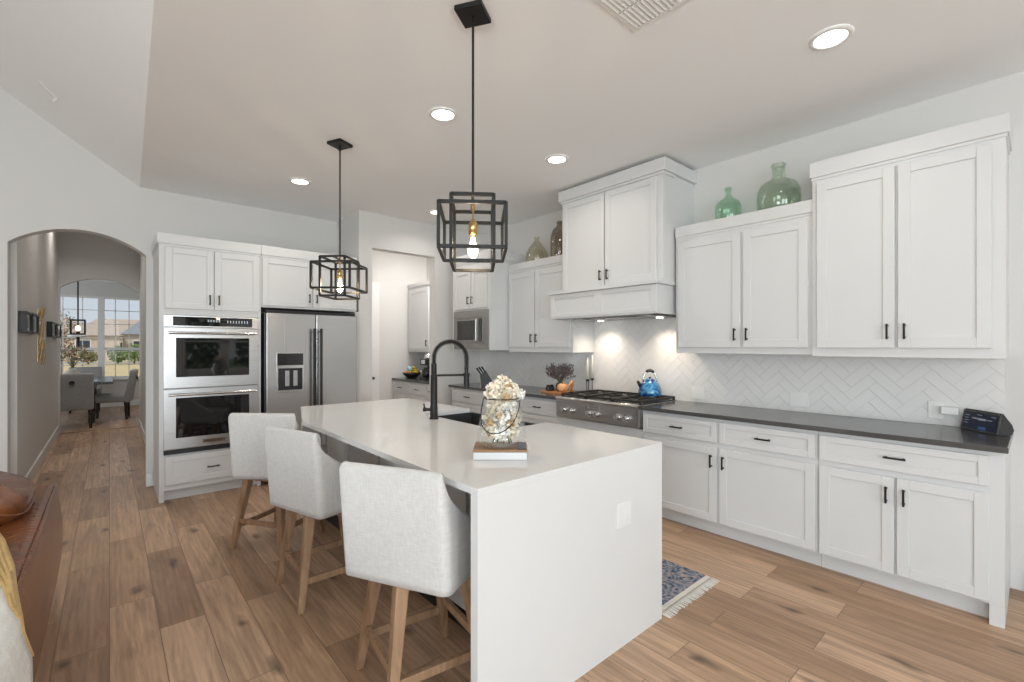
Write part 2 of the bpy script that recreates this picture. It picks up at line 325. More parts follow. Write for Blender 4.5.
def arch_wall(name, x0, x1, ol, orr, spring, crown, y, th, top, n=24, m='wall'):
    b = MB(); w_ = orr-ol
    rise = crown-spring; Rr = (w_*w_/4+rise*rise)/(2*rise); cx = (ol+orr)/2; cz = crown-Rr
    def side(a, c):
        xs = [a]+[x for x in (TOPX, FX) if a < x < c]+[c]
        for p, q in zip(xs, xs[1:]):
            for yy, fl in ((y, 1), (y+th, 0)):
                b.quad((p, yy, 0), (q, yy, 0), (q, yy, top(q)), (p, yy, top(p)))
        b.quad((a, y, 0), (a, y+th, 0), (a, y+th, top(a)), (a, y, top(a))); b.quad((c, y, 0), (c, y+th, 0), (c, y+th, top(c)), (c, y, top(c)))
    side(x0, ol); side(orr, x1)
    xs = sorted(set([ol+w_*i/n for i in range(n+1)]+[x for x in (FX,) if ol < x < orr]))
    az = lambda x: cz+math.sqrt(max(0, Rr*Rr-(x-cx)**2))
    for p, q in zip(xs, xs[1:]):
        for yy in (y, y+th): b.quad((p, yy, az(p)), (q, yy, az(q)), (q, yy, top(q)), (p, yy, top(p)))
        b.quad((p, y, az(p)), (p, y+th, az(p)), (q, y+th, az(q)), (q, y, az(q)))
    return struct(name, b, M[m], weld=True)
arch_wall('wall_back', LX, 2.19+.12, AL, AR, 2.325, 2.503, BW, .14, ceil)
arch_wall('wall_hall_end', HL-.1, HR+.2, HL+.02, .405, 2.375, 2.553, A2, .14, lambda x: 3.52)
# pantry wall with its tall cased opening, and the return beside the refrigerator
b = MB()
b.box(2.19, 2.352, PW, PW+.13, 0, CZ); b.box(3.215, RW, PW, PW+.13, 0, CZ); b.box(2.352, 3.215, PW, PW+.13, 2.585, CZ)
b.box(2.19, 2.31, PW+.13, BW, 0, CZ)
struct('wall_pantry_front', b, M['wall'])
b = MB(); b.box(2.15, 2.22, BW+.14, 6.69, 0, CZ); b.box(2.15, RW, 6.69, 6.8, 0, CZ)
struct('wall_pantry_back', b, M['wall'])
# hall and dining room
b = MB(); b.box(HL-.1, HL, BW+.14, A2, 0, 3.55); struct('wall_hall_left', b, M['wall'])
b = MB(); b.box(HR, HR+.1, BW+.14, A2, 0, 3.55); struct('wall_hall_right', b, M['wall'])
b = MB(); b.box(HL-.1, HR+.1, BW+.14, A2, 3.5, 3.6); b.box(-2.6, 1.6, A2+.14, DW, 2.9, 3.0); struct('ceiling_hall', b, M['ceiling'])
b = MB(); b.box(-2.7, -2.6, A2, DW, 0, 2.95); b.box(1.5, 1.6, A2, DW, 0, 2.95); b.box(-2.6, HL-.1, A2+.02, A2+.14, 0, 2.95); b.box(HR+.1, 1.6, A2+.02, A2+.14, 0, 2.95)
struct('wall_dining_side', b, M['wall'])
WX0, WX1, WZ0, WZ1 = -1.1, .60, .66, 2.56
b = MB(); b.box(-2.6, WX0, DW, DW+.14, 0, 2.95); b.box(WX1, 1.6, DW, DW+.14, 0, 2.95); b.box(WX0, WX1, DW, DW+.14, 0, WZ0); b.box(WX0, WX1, DW, DW+.14, WZ1, 2.95)
struct('wall_dining_back', b, M['wall'])
def window(name, x0, x1, z0, z1, mull, nx, nz, y, split=None, mx=.06):
    b = MB(); t = .045
    b.box(x0, x1, y-.02, y+.1, z1-t, z1); b.box(x0, x1, y-.02, y+.1, z0, z0+t); b.box(x0, x0+t, y-.02, y+.1, z0, z1); b.box(x1-t, x1, y-.02, y+.1, z0, z1)
    for mxx in mull: b.box(mxx-mx, mxx+mx, y-.03, y+.1, z0, z1)
    edges = [x0]+list(mull)+[x1]
    if split: b.box(x0, x1, y, y+.09, split-.03, split+.03)
    o = struct(name, b, M['trim'])
    mu = MB()
    for a, c in zip(edges, edges[1:]):
        for i in range(1, nx): xx = a+(c-a)*i/nx; mu.box(xx-.009, xx+.009, y+.035, y+.055, z0, z1)
    for i in range(1, nz): zz = z0+(z1-z0)*i/nz; mu.box(x0, x1, y+.035, y+.055, zz-.008, zz+.008)
    mu.build('muntin', M['trim'], o)
    MB().quad((x0, y+.045, z0), (x1, y+.045, z0), (x1, y+.045, z1), (x0, y+.045, z1)).build('pane', M['pane'], o)
    return o
window('window_1', WX0, WX1, WZ0, WZ1, [-.14], 3, 6, DW+.01, 1.35)
struct('trim_1', MB().box(WX0-.05, WX1+.05, DW-.07, DW-.001, WZ0-.03, WZ0), M['trim'], bevel=.004)
# living room shell behind the camera
def wall_open(name, axis, pos, th, a0, a1, z1, holes):
    b = MB(); cur = a0
    def bx(p, q, zz0, zz1):
        if q-p < 1e-4 or zz1-zz0 < 1e-4: return
        if axis == 'y': b.box(p, q, pos-th, pos, zz0, zz1)
        else: b.box(pos-th, pos, p, q, zz0, zz1)
    for p, q, zz0, zz1 in holes:
        bx(cur, p, 0, z1); bx(p, q, 0, zz0); bx(p, q, zz1, z1); cur = q
    bx(cur, a1, 0, z1); return struct(name, b, M['wall'])
wall_open('wall_rear', 'y', RY, .15, LX, RW+.12, 4.7, [(-4.0, -1.2, .5, 3.2), (-.5, 1.2, .5, 3.2), (1.45, 3.35, .75, 2.35)])
wall_open('wall_left', 'x', LX, .15, RY, BW+.15, 4.7, [(-3.0, -.2, .5, 3.2), (.8, 3.6, .5, 3.2)])
b = MB(); x0, x1, z0, z1 = 1.45, 3.35, .75, 2.35
for q in ((x0, x1, z0, z0+.06), (x0, x1, z1-.06, z1), (x0, x0+.06, z0, z1), (x1-.06, x1, z0, z1), (2.3, 2.5, z0, z1), (x0, x1, 1.52, 1.57)): b.box(q[0], q[1], RY-.1, RY-.03, q[2], q[3])
struct('window_2', b, M['trim'])
# baseboards
def bb(name, segs):
    b = MB()
    for x0, x1, y0, y1 in segs: b.box(x0, x1, y0, y1, 0, .135); 
    return struct(name, b, M['trim'], bevel=.006)
bb('baseboard_right', [(RW-.016, RW-.0005, RY, .05)])
bb('baseboard_back', [(AR, .335, BW-.016, BW-.0005), (LX, AL, BW-.016, BW-.0005)])
bb('baseboard_hall', [(HL+.0005, HL+.016, BW+.15, A2), (HR-.016, HR-.0005, BW+.15, A2)])
bb('baseboard_dining', [(-2.6, 1.5, DW-.016, DW-.0005)])
bb('baseboard_pantry', [(2.19, 2.352, PW-.016, PW-.0005)])
# herringbone backsplash
def clip(poly, f):
    out = []
    for i in range(len(poly)):
        a, c = poly[i-1], poly[i]; fa, fc = f(a), f(c)
        if fa*fc < 0: t_ = fa/(fa-fc); out.append((a[0]+(c[0]-a[0])*t_, a[1]+(c[1]-a[1])*t_))
        if fc >= 0: out.append(c)
    return out
b = MB(); wt, n = .067, 3; g = .0013; s2 = math.sqrt(.5)
rects = [(.13, 2.04, .915, 1.3535), (2.04, 3.175, .70, 1.68), (3.175, PW-.002, .915, 1.335)]
for (u0, u1, v0, v1) in rects: b.box(RW-.006, RW-.0005, u0, u1, v0, v1, 1)
for i in range(-12, 88):
    for j in range(-88, 46):
        t_ = (i-j) % (2*n)
        if t_ == 0: q = (i*wt+g, (i+n)*wt-g, j*wt+g, (j+1)*wt-g)
        elif t_ == 2*n-1: q = (i*wt+g, (i+1)*wt-g, j*wt+g, (j+n)*wt-g)
        else: continue
        P = [((a*s2-c*s2)-0.5, (a*s2+c*s2)+.6) for a, c in ((q[0], q[2]), (q[1], q[2]), (q[1], q[3]), (q[0], q[3]))]
        for (u0, u1, v0, v1) in rects:
            p = clip(clip(clip(clip(P, lambda k: k[0]-u0), lambda k: u1-k[0]), lambda k: k[1]-v0), lambda k: v1-k[1])
            if len(p) > 2: b.prism([(RW-.006, a, c) for a, c in p], (-.0035, 0, 0))
struct('trim_2', b, [M['tile'], M['grout']], 'white glazed herringbone tile backsplash')
struct('trim_3', MB().box(-.62, .39, A2-.06, A2-.001, .0, .006), M['oak'])

# ------------------------------------------------------------ cabinets
def shaker(b, x0, x1, z0, z1, st=.055, t=.02, rec=.008, m=0):
    st = min(st, (z1-z0)*.28)
    b.box(x0, x1, -t+rec, -.0005, z0, z1, m)
    for q in ((x0, x0+st, z0, z1), (x1-st, x1, z0, z1), (x0+st, x1-st, z0, z0+st), (x0+st, x1-st, z1-st, z1)): b.box(q[0], q[1], -t, -t+rec, q[2], q[3], m)
def pull(cx, cz, L, vert, parent, y0=-.02):
    b = MB(); h = L/2; r = .0052
    if vert:
        b.box(cx-r, cx+r, y0-.032, y0-.023, cz-h, cz+h)
        for s in (-1, 1): b.box(cx-r, cx+r, y0-.024, y0-.0002, cz+s*(h-.012)-.005, cz+s*(h-.012)+.005)
    else:
        b.box(cx-h, cx+h, y0-.032, y0-.023, cz-r, cz+r)
        for s in (-1, 1): b.box(cx+s*(h-.012)-.005, cx+s*(h-.012)+.005, y0-.024, y0-.0002, cz-r, cz+r)
    return tag(b.build('handle', M['black'], parent, bevel=.0015), 'black bar handle', None)
def front(root, kind, x0, x1, z0, z1, hx=None, hz=None, vert=True, L=.1, st=.055):
    b = MB(); shaker(b, x0, x1, z0, z1, st)
    o = b.build(kind, M['cab'], root, bevel=.0022, seg=1)
    if hx is not None: pull(hx, hz, L, vert, o)
    return o
def crown(root, x0, x1, z0, z1, D, over=.014, left=True, right=True, back=.0):
    b = MB(); a = x0-(over if left else 0); c = x1+(over if right else 0)
    b.box(a, c, -over, D-back, z0+.02, z1)
    b.box(a+(over*.55 if left else 0), c-(over*.55 if right else 0), -over*.45, D-back, z0, z0+.02)
    return b.build('crown_moulding', M['cab'], root, bevel=.003)
RWY = lambda Y0: (lambda Y: Y0-Y)
ROTR = -PI/2
GW = RW-.0005
def base_unit(label, Yl, Yr, drawers, doors, endleg=False, Zt=.883, group='white base cabinets along the right wall'):
    X = 3.365; W = Yl-Yr; D = GW-.001-X-.0075+.008
    D = GW-X-.0005 if True else D
    t = thing('base_cabinet', label, 'cabinet', (X, Yl, 0), ROTR, group)
    b = MB(); b.box(.0005, W-.0005, 0, D, .105, Zt)
    if endleg: b.box(W-.056, W-.0005, 0, D, 0, .105)
    b.build('carcass', M['cab'], t, bevel=.0015)
    b = MB(); b.box(.0005, W-(.057 if endleg else .0005), .075, D, 0, .1045); b.build('toe_kick', M['cab'], t)
    f = lambda Y: Yl-Y
    for (a, c, z0, z1) in drawers: front(t, 'drawer', f(a), f(c), z0, z1, (f(a)+f(c))/2, (z0+z1)/2, False, .1, .04)
    for (a, c, z0, z1, side) in doors:
        hx = f(c)-.033 if side == 'r' else f(a)+.033
        front(t, 'door', f(a), f(c), z0, z1, hx, z1-.1, True, .095)
    return t
base_unit('white base cabinet with one wide drawer over two doors, nearest the camera', .917, .111,
          [(.906, .166, .703, .858)], [(.906, .541, .12, .668, 'r'), (.529, .166, .12, .668, 'l')], True)
base_unit('white base cabinet with two drawers over two doors, beside the stove', 2.185, .918,
          [(2.17, 1.557, .703, .858), (1.535, .93, .703, .858)], [(2.17, 1.557, .12, .668, 'r'), (1.535, .93, .12, .668, 'l')])
t = base_unit('white base cabinet directly below the steel gas rangetop', 3.13, 2.186, [], [(3.12, 2.665, .12, .64, 'r'), (2.65, 2.2, .12, .64, 'l')], Zt=.715)
base_unit('white drawer base cabinet right next to the stove, below the pumpkin tray', 3.71, 3.131, [(3.695, 3.145, .71, .858), (3.695, 3.145, .42, .69), (3.695, 3.145, .12, .4)], [])
base_unit('white base cabinet behind the flower vase, between two drawer stacks', 4.30, 3.711, [(4.285, 3.725, .71, .858)], [(4.285, 3.725, .12, .69, 'r')])
base_unit('white base cabinet stack of drawers below the knife block, in the far corner', 5.02, 4.301, [(5.005, 4.315, .71, .858), (5.005, 4.315, .42, .69), (5.005, 4.315, .12, .4)], [])
CT = M['dark_quartz']
tag(MB().box(3.315, GW-.01, .098, 2.184, .884, .914).build('countertop', CT, bevel=.004), 'long charcoal quartz countertop running from stove to smart display', 'countertop')
tag(MB().box(3.315, GW-.01, 3.132, 5.05, .884, .914).build('countertop', CT, bevel=.004), 'charcoal quartz countertop in the far corner holding knife block and pumpkin tray', 'countertop')

def wall_unit(name, label, X, Yl, Yr, z0, zc, z1, doors, dz0, dz1, crl=True, crr=True, rail=.0, cat='cabinet', over=.014):
    W = Yl-Yr; D = GW-X-.0005
    t = thing(name, label, cat, (X, Yl, 0), ROTR, 'white wall cabinets along the right wall')
    MB().box(.0005, W-.0005, 0, D, z0, zc+.03).build('carcass', M['cab'], t, bevel=.0015)
    crown(t, .0005, W-.0005, zc, z1, D, over, crl, crr)
    for (a, c, side) in doors:
        a, c = Yl-a, Yl-c; hx = c-.033 if side == 'r' else a+.033
        front(t, 'door', a, c, dz0, dz1, hx, dz0+.1, True, .095, .058)
    return t
wall_unit('wall_cabinet', 'tall white two door wall cabinet nearest the camera, above the smart display', 3.60, 1.015, .116, 1.345, 2.532, 2.655, [(.985, .576, 'r'), (.561, .169, 'l')], 1.402, 2.508)
wall_unit('wall_cabinet', 'white two door wall cabinet with green glass bottles on top', 3.625, 2.03, 1.017, 1.355, 2.31, 2.417, [(2.002, 1.497, 'r'), (1.475, 1.045, 'l')], 1.403, 2.282, False, False)
wall_unit('wall_cabinet', 'white two door wall cabinet left of the range hood with brown bottles on top', 3.625, 4.208, 3.18, 1.345, 2.285, 2.387, [(4.19, 3.752, 'r'), (3.735, 3.21, 'l')], 1.403, 2.262, False, False)
t = wall_unit('microwave_cabinet', 'deep white wall cabinet with built in microwave in the far corner', 3.345, 4.99, 4.21, 1.365, 2.42, 2.55, [(4.935, 4.58, 'r'), (4.565, 4.27, 'l')], 1.872, 2.352, False, True, over=.014)
t.children[0].data = (lambda b: (b.box(.0005, .7795, .45, .623, 1.365, 2.45), b.box(.0005, .7795, 0, .45, 1.845, 2.45), b.box(.0005, .0455, 0, .45, 1.365, 1.845), b.box(.7515, .7795, 0, .45, 1.365, 1.845), b.box(.0455, .7515, 0, .45, 1.365, 1.372), b)[-1])(MB()).build('carcass', M['cab']).data
for o in list(bpy.data.objects):
    if o.name.startswith('carcass') and o.parent is None: bpy.data.objects.remove(o)
# range hood cabinet
t = thing('range_hood', 'white panelled range hood cabinet with two doors reaching the ceiling', 'range hood', (3.455, 3.178, 0), ROTR)
f = lambda Y: 3.178-Y
DH = GW-3.455-.0005
MB().box(0, f(2.05), 0, DH, 1.93, 2.87).build('carcass', M['cab'], t, bevel=.0015)
b = MB(); b.box(-.03, f(2.018), -.026, .168, 2.868, 2.972); b.box(0, f(2.018), .168, DH, 2.868, 2.972); b.box(-.015, f(2.034), -.012, .168, 2.845, 2.868); b.build('crown_moulding', M['cab'], t, bevel=.003)
front(t, 'door', f(3.155), f(2.645), 1.975, 2.835, f(2.645)-.033, 2.07, True, .095, .055)
front(t, 'door', f(2.63), f(2.105), 1.975, 2.835, f(2.63)+.033, 2.07, True, .095, .055)
b = MB(); y0 = 3.385-3.455
b.box(f(3.27), f(2.065), y0, y0+.03, 1.685, 1.93)                       # front board
b.box(f(3.27), f(3.24), y0+.03, .165, 1.685, 1.93); b.box(f(2.092), f(2.065), y0+.03, DH, 1.685, 1.93)
b.box(f(3.175), f(3.15), .168, DH, 1.685, 1.93)
b.box(f(3.24), f(2.092), y0+.03, .165, 1.70, 1.73); b.box(f(3.15), f(2.092), .165, DH, 1.70, 1.73)
for a, c in ((3.27, 3.215), (2.72, 2.62), (2.12, 2.065)): b.box(f(a), f(c), y0-.008, y0, 1.70, 1.925)

for a, c in ((3.215, 2.72), (2.62, 2.12)): b.box(f(a), f(c), y0-.008, y0, 1.885, 1.925); b.box(f(a), f(c), y0-.008, y0, 1.70, 1.735)
b.build('hood_band', M['cab'], t, bevel=.002)
b = MB(); b.box(f(3.30), f(2.04), y0-.03, .165, 1.931, 1.965); b.box(f(3.178), f(2.04), .165, DH, 1.931, 1.9315); b.box(f(2.05), f(2.04), .166, DH, 1.9315, 1.965); b.build('ledge_moulding', M['cab'], t, bevel=.004)
b = MB(); b.box(f(3.05), f(2.18), y0+.09, DH-.06, 1.676, 1.6995)
for yy in (2.83, 2.615, 2.40): b.box(f(yy)-.1, f(yy)+.1, .02, .32, 1.672, 1.676, 1)
b.build('filter_panel', [M['steel'], M['steel_dark']], t, bevel=.002)
for yy in (2.95, 2.28):
    l = MB().cyl((f(yy), .33, 1.668), (f(yy), .33, 1.6755), .028, n=20).build('hood_lamp', M['lamp'], t)
    l2 = bpy.data.lights.new('hood_spot', 'SPOT'); l2.energy = 15; l2.color = (1, .85, .68); l2.spot_size = R(135); l2.spot_blend = 1.0; l2.shadow_soft_size = .03
    oo = bpy.data.objects.new('hood_spot', l2); C.objects.link(oo); oo.location = (3.455+.33, yy, 1.66)

# microwave
t = thing('microwave', 'built in stainless steel microwave with dark window', 'microwave', (3.345, 4.99, 0), ROTR)
b = MB(); x0, x1, z0, z1 = .0465, .7505, 1.373, 1.844
b.box(x0, x1, .0, .44, z0, z1); b.build('body', M['steel_dark'], t)
b = MB()
for q in ((x0-.008, x1+.006, z0+.002, z0+.085), (x0-.008, x1+.006, z1-.085, z1+.006), (x0-.008, x0+.055, z0+.085, z1-.085), (x1-.085, x1+.006, z0+.085, z1-.085)): b.box(q[0], q[1], -.012, -.0005, q[2], q[3])
b.build('trim_kit', M['steel_mid'], t, bevel=.002)
d = MB().box(x0+.058, x1-.088, -.022, -.0005, z0+.088, z1-.088).build('door', M['steel_mid'], t, bevel=.003)
MB().box(x0+.09, x1-.225, -.0245, -.0222, z0+.115, z1-.115).build('window', M['oven_glass'], d)
MB().box(x1-.165, x1-.095, -.024, -.0222, z0+.1, z1-.1).build('control_panel', M['oven_glass'], t)
MB().cyl((x1-.195, -.045, z0+.11), (x1-.195, -.045, z1-.11), .009, n=12).build('handle', M['steel'], d)

# ------------------------------------------------------------ oven tower and refrigerator cabinet
OY = 5.20; OD = BW-OY-.001
t = thing('oven_cabinet', 'tall white cabinet tower housing the double wall oven', 'cabinet', (0, OY, 0), 0)
b = MB(); b.box(.335, .372, 0, OD, 0, 2.33); b.box(1.128, 1.158, 0, OD, .0, 2.33); b.box(.372, 1.128, .3, OD, .105, 1.70); b.box(.372, 1.128, 0, OD, 1.70, 2.33); b.box(.372, 1.128, 0, OD, .10, .425)
b.build('carcass', M['cab'], t, bevel=.0015)
MB().box(.373, 1.127, .07, OD, 0, .0995).build('toe_kick', M['cab'], t)
front(t, 'door', .378, .750, 1.757, 2.315, .750-.033, 1.85, True, .095)
front(t, 'door', .757, 1.137, 1.757, 2.315, .757+.033, 1.85, True, .095)
front(t, 'drawer', .378, 1.137, .15, .41, .745, .275, False, .1)
crown(t, .335, 1.158, 2.322, 2.436, OD, .014, True, False)
t = thing('refrigerator_cabinet', 'white two door cabinet above the steel refrigerator', 'cabinet', (0, OY, 0), 0)
b = MB(); b.box(1.1595, 2.155, 0, OD, 1.81, 2.33); b.box(2.14, 2.188, .02, OD, 0, 1.8095)
b.build('carcass', M['cab'], t, bevel=.0015)
front(t, 'door', 1.17, 1.655, 1.83, 2.315, 1.655-.033, 1.925, True, .095)
front(t, 'door', 1.665, 2.145, 1.83, 2.315, 1.665+.033, 1.925, True, .095)
crown(t, 1.1595, 2.155, 2.322, 2.436, OD, .014, False, False)
# double oven
t = thing('double_wall_oven', 'stainless steel double wall oven with two glass doors', 'oven', (0, OY, 0), 0)
MB().box(.3735, 1.1265, 0, .295, .43, 1.697).build('body', M['steel_dark'], t)
b = MB().box(.366, 1.134, -.022, -.0005, 1.59, 1.697); cp = b.build('control_panel', M['steel'], t, bevel=.002)
MB().box(.435, 1.075, -.0245, -.0222, 1.602, 1.685).build('display', M['oven_glass'], cp)
b = MB()
for i in range(5): b.box(.70+i*.022, .712+i*.022, -.0252, -.0246, 1.642, 1.662)
for i in range(8): b.box(.86+i*.024, .868+i*.024, -.0252, -.0246, 1.635, 1.66)
b.build('readout', mat('grey_display_print', (.5, .55, .6), .4), cp)
def oven_door(z0, z1, wz0, wz1, lbl):
    d = tag(MB().box(.366, 1.134, -.038, -.001, z0, z1).build('door', M['steel'], t, bevel=.003), lbl, None)
    MB().box(.455, 1.045, -.0405, -.0382, wz0, wz1).build('window', M['oven_glass'], d, bevel=.0008)
    b = MB(); zz = z1-.05; b.cyl((.40, -.085, zz), (1.10, -.085, zz), .012, n=14)
    for xx in (.425, 1.075): b.cyl((xx, -.085, zz), (xx, -.0382, zz), .009, n=10)
    b.build('handle', M['chrome'], d)
    return d
oven_door(1.03, 1.585, 1.13, 1.49, 'upper oven door')
d = oven_door(.475, 1.022, .575, .94, 'lower oven door')
MB().box(.366, 1.134, -.03, -.001, .43, .472).build('vent_trim', M['black_plastic'], t)
bd = MB().box(.66, .84, -.040, -.0382, .508, .54).build('badge', M['chrome'], d, bevel=.001)
def text(s, size, loc, rot, m, parent, name):
    c = bpy.data.curves.new(name, 'FONT'); c.body = s; c.size = size; c.align_x = 'CENTER'; c.align_y = 'CENTER'; c.extrude = .0004
    tmp = bpy.data.objects.new(name, c); C.objects.link(tmp); bpy.context.view_layer.update()
    me = bpy.data.meshes.new_from_object(tmp.evaluated_get(bpy.context.evaluated_depsgraph_get())); me.name = name
    bpy.data.objects.remove(tmp); bpy.data.curves.remove(c)
    me.materials.clear(); me.materials.append(m); o = bpy.data.objects.new(name, me); C.objects.link(o)
    o.parent = parent; o.location = loc; o.rotation_euler = rot; return o
text('KitchenAid', .031, (.75, -.0407, .524), (PI/2, 0, 0), M['black_plastic'], d, 'lettering')
# refrigerator
t = thing('refrigerator', 'stainless steel side by side refrigerator with ice dispenser', 'refrigerator', (0, OY, 0), 0)
MB().box(1.19, 2.13, .0, .66, .02, 1.755).build('body', M['steel_dark'], t)
MB().box(1.192, 2.125, -.03, .0-.0005, 1.757, 1.785).build('hinge_cover', M['black_plastic'], t)
dl = tag(MB().box(1.192, 1.672, -.075, -.001, .07, 1.752).build('door', M['steel_v'], t, bevel=.006), 'left freezer door with dispenser', None)
dr = tag(MB().box(1.680, 2.125, -.075, -.001, .07, 1.752).build('door', M['steel_v'], t, bevel=.006), 'right refrigerator door', None)
MB().box(1.205, 2.125, -.04, -.001, .02, .065).build('grille', M['black_plastic'], t)
for d, x in ((dl, 1.64), (dr, 1.712)):
    b = MB(); b.cyl((x, -.135, .35), (x, -.135, 1.60), .0135, n=14)
    for zz in (.40, 1.57): b.cyl((x, -.135, zz), (x, -.0755, zz), .01, n=10)
    tag(b.build('handle', M['black'], d), 'dark bar handle', None)
b = MB(); b.box(1.285, 1.55, -.0805, -.0755, .935, 1.345); o = b.build('dispenser', M['chrome'], dl, bevel=.002)
# dispenser parts sit on the door as siblings of the frame
MB().box(1.292, 1.543, -.0825, -.0807, 1.215, 1.338).build('control_display', M['oven_glass'], dl)
MB().box(1.30, 1.535, -.083, -.0807, .96, 1.185).build('recess', M['black_plastic'], dl)
for x in (1.365, 1.445): MB().box(x, x+.04, -.089, -.0832, 1.0, 1.16).build('paddle', M['steel'], dl, bevel=.002)

# ------------------------------------------------------------ island
t = thing('kitchen_island', 'large white quartz waterfall kitchen island with seating overhang', 'kitchen island', (1.56, 2.65, 0), 0)
ox, oy = 1.56, 2.65
def lb(b, x0, x1, y0, y1, z0, z1, m=0): return b.box(x0-ox, x1-ox, y0-oy, y1-oy, z0, z1, m)
IX0, IX1, IY0, IY1 = .967, 2.161, 1.289, 4.005
SX, SY0, SY1 = 1.745, 2.12, 2.985
b = MB(); th = .026; z0 = .914-th; CX1, CY1 = 1.185, 3.235                    # the far left corner of the slab is cut off
PL = lambda *pp: [(x-ox, y-oy, z0) for x, y in pp]
b.prism(PL((IX0, IY0), (IX1, IY0), (IX1, SY0), (SX, SY0), (SX, SY1), (IX1, SY1), (IX1, IY1), (CX1, IY1), (IX0, CY1)), (0, 0, th))
b.build('countertop', M['quartz'], t)
lb(MB(), IX0, IX1, IY0, IY0+.04, 0, z0-.0003).build('waterfall_panel', M['quartz'], t)
lb(MB(), CX1+.005, IX1, IY1-.04, IY1, 0, z0-.0003).build('waterfall_panel', M['quartz'], t)
b = MB(); bx0, bx1 = 1.345, 2.12
lb(b, bx0, SX-.03, IY0+.041, IY1-.041, .1, z0-.0004); lb(b, SX-.03, bx1, IY0+.041, SY0-.03, .1, z0-.0004); lb(b, SX-.03, bx1, SY1+.03, IY1-.041, .1, z0-.0004); lb(b, SX-.03, bx1, SY0-.03, SY1+.03, .1, .62)
for k in range(6): y = IY0+.09+k*(IY1-IY0-.18-.07)/5; lb(b, bx0-.014, bx0, y, y+.07, .18, z0-.09)
lb(b, bx0-.014, bx0, IY0+.041, IY1-.041, z0-.09, z0-.001); lb(b, bx0-.014, bx0, IY0+.041, IY1-.041, .1, .18)
b.build('cabinet_body', M['cab'], t)
lb(MB(), bx0+.05, bx1-.06, IY0+.041, IY1-.041, 0, .0998).build('toe_kick', M['black_plastic'], t)
b = MB(); lb(b, bx0-.012, bx0+.0495, IY0+.041, IY1-.041, 0, .075); tag(b.build('base_strip', M['black_plastic'], t), 'black strip along the floor', None)
for (a, c, z_0, z_1) in ((1.36, 2.08, .12, .86), (2.11, 2.53, .12, .6), (2.55, 2.97, .12, .6), (3.02, 3.48, .12, .86), (3.5, 3.94, .12, .86)):
    m_ = MB(); shaker(m_, 0, c-a, z_0, z_1); m_.xf(Matrix.Translation((bx1-ox, a-oy, 0)) @ Matrix.Rotation(PI/2, 4, 'Z'))
    m_.build('door', M['cab'], t, bevel=.002, seg=1)
b = MB(); lb(b, 1.766, 1.88, IY0-.005, IY0-.0003, .565, .68); pl = b.build('outlet_plate', M['trim'], t, bevel=.0015)
b = MB()
for x in (1.796, 1.848): lb(b, x-.016, x+.016, IY0-.0065, IY0-.0052, .59, .655)
b.build('receptacle', M['trim'], pl)

# sink and faucet
t = thing('sink', 'black composite apron sink set into the island', 'sink', (0, 0, 0), 0)
b = MB(); w_ = .018; zt_ = .887; zb = .655
X0, X1, Y0, Y1 = SX-.0, 2.185, SY0+.0, SY1-.0
b.box(X0, X1, Y0, Y1, zb, zb+w_); b.box(X0, X0+w_, Y0, Y1, zb+w_, zt_); b.box(X1-w_, X1, Y0, Y1, zb+w_, zt_)
b.box(X0+w_, X1-w_, Y0, Y0+w_, zb+w_, zt_); b.box(X0+w_, X1-w_, Y1-w_, Y1, zb+w_, zt_)
b.build('basin', M['sink'], t, bevel=.003)
MB().cyl((1.98, 2.545, zb+w_), (1.98, 2.545, zb+w_+.004), .045, n=24).build('drain', M['chrome'], t)
t = thing('faucet', 'matte black pull down spring faucet standing on the island', 'faucet', (1.675, 2.73, .914), 0)
b = MB(); b.lathe([(.031, 0), (.031, .01), (.0265, .013), (.0265, .09), (.0235, .1), (.0235, .3), (.019, .305), (.019, .38)], n=24); b.build('column', M['black'], t)
b = MB(); b.cyl((-.015, .013, .065), (-.045, .039, .065), .011, n=12); b.cyl((-.04, .035, .065), (-.055, .048, .065), .0145, n=14); b.cyl((-.048, .042, .07), (-.052, .045, .105), .005, n=10); b.build('lever', M['black'], t)
A = .115; ctr = Vector((A*.92, -A*.35, .39)); dirv = Vector((.935, -.355, 0))
arc = [Vector((0, 0, .36))]+[Vector((0, 0, .415))+dirv*(A*(1-math.cos(PI*k/24)))+Vector((0, 0, A*1.0*math.sin(PI*k/24))) for k in range(25)]+[dirv*(2*A)+Vector((0, 0, .37)), dirv*(2*A)+Vector((0, 0, .33))]
MB().tube(arc, .008, 10).build('hose', M['black'], t)
hel = []
fine = []
for i in range(len(arc)-1):
    for k in range(6): fine.append(arc[i].lerp(arc[i+1], k/6))
cum = 0; prev = fine[0]; side_ = Vector((-dirv.y, dirv.x, 0))
pts = []
tot = sum((fine[i+1]-fine[i]).length for i in range(len(fine)-1))
samples = 560; acc = [0]
for i in range(len(fine)-1): acc.append(acc[-1]+(fine[i+1]-fine[i]).length)
j = 0
for s_ in range(samples+1):
    d_ = tot*s_/samples*.999
    while acc[j+1] < d_: j += 1
    p = fine[j].lerp(fine[j+1], (d_-acc[j])/(acc[j+1]-acc[j])); tg = (fine[j+1]-fine[j]).normalized(); nn = tg.cross(side_)
    ph = 2*PI*s_/13; pts.append(p+side_*(.0145*math.cos(ph))+nn*(.0145*math.sin(ph)))
MB().tube(pts, .0032, 6).build('spring', M['black'], t)
hp = dirv*(2*A)
b = MB(); b.cyl(hp+Vector((0, 0, .35)), hp+Vector((0, 0, .30)), .013, n=16); b.cyl(hp+Vector((0, 0, .30)), hp+Vector((0, 0, .205)), .0185, .021, n=18); b.build('spray_head', M['black'], t)
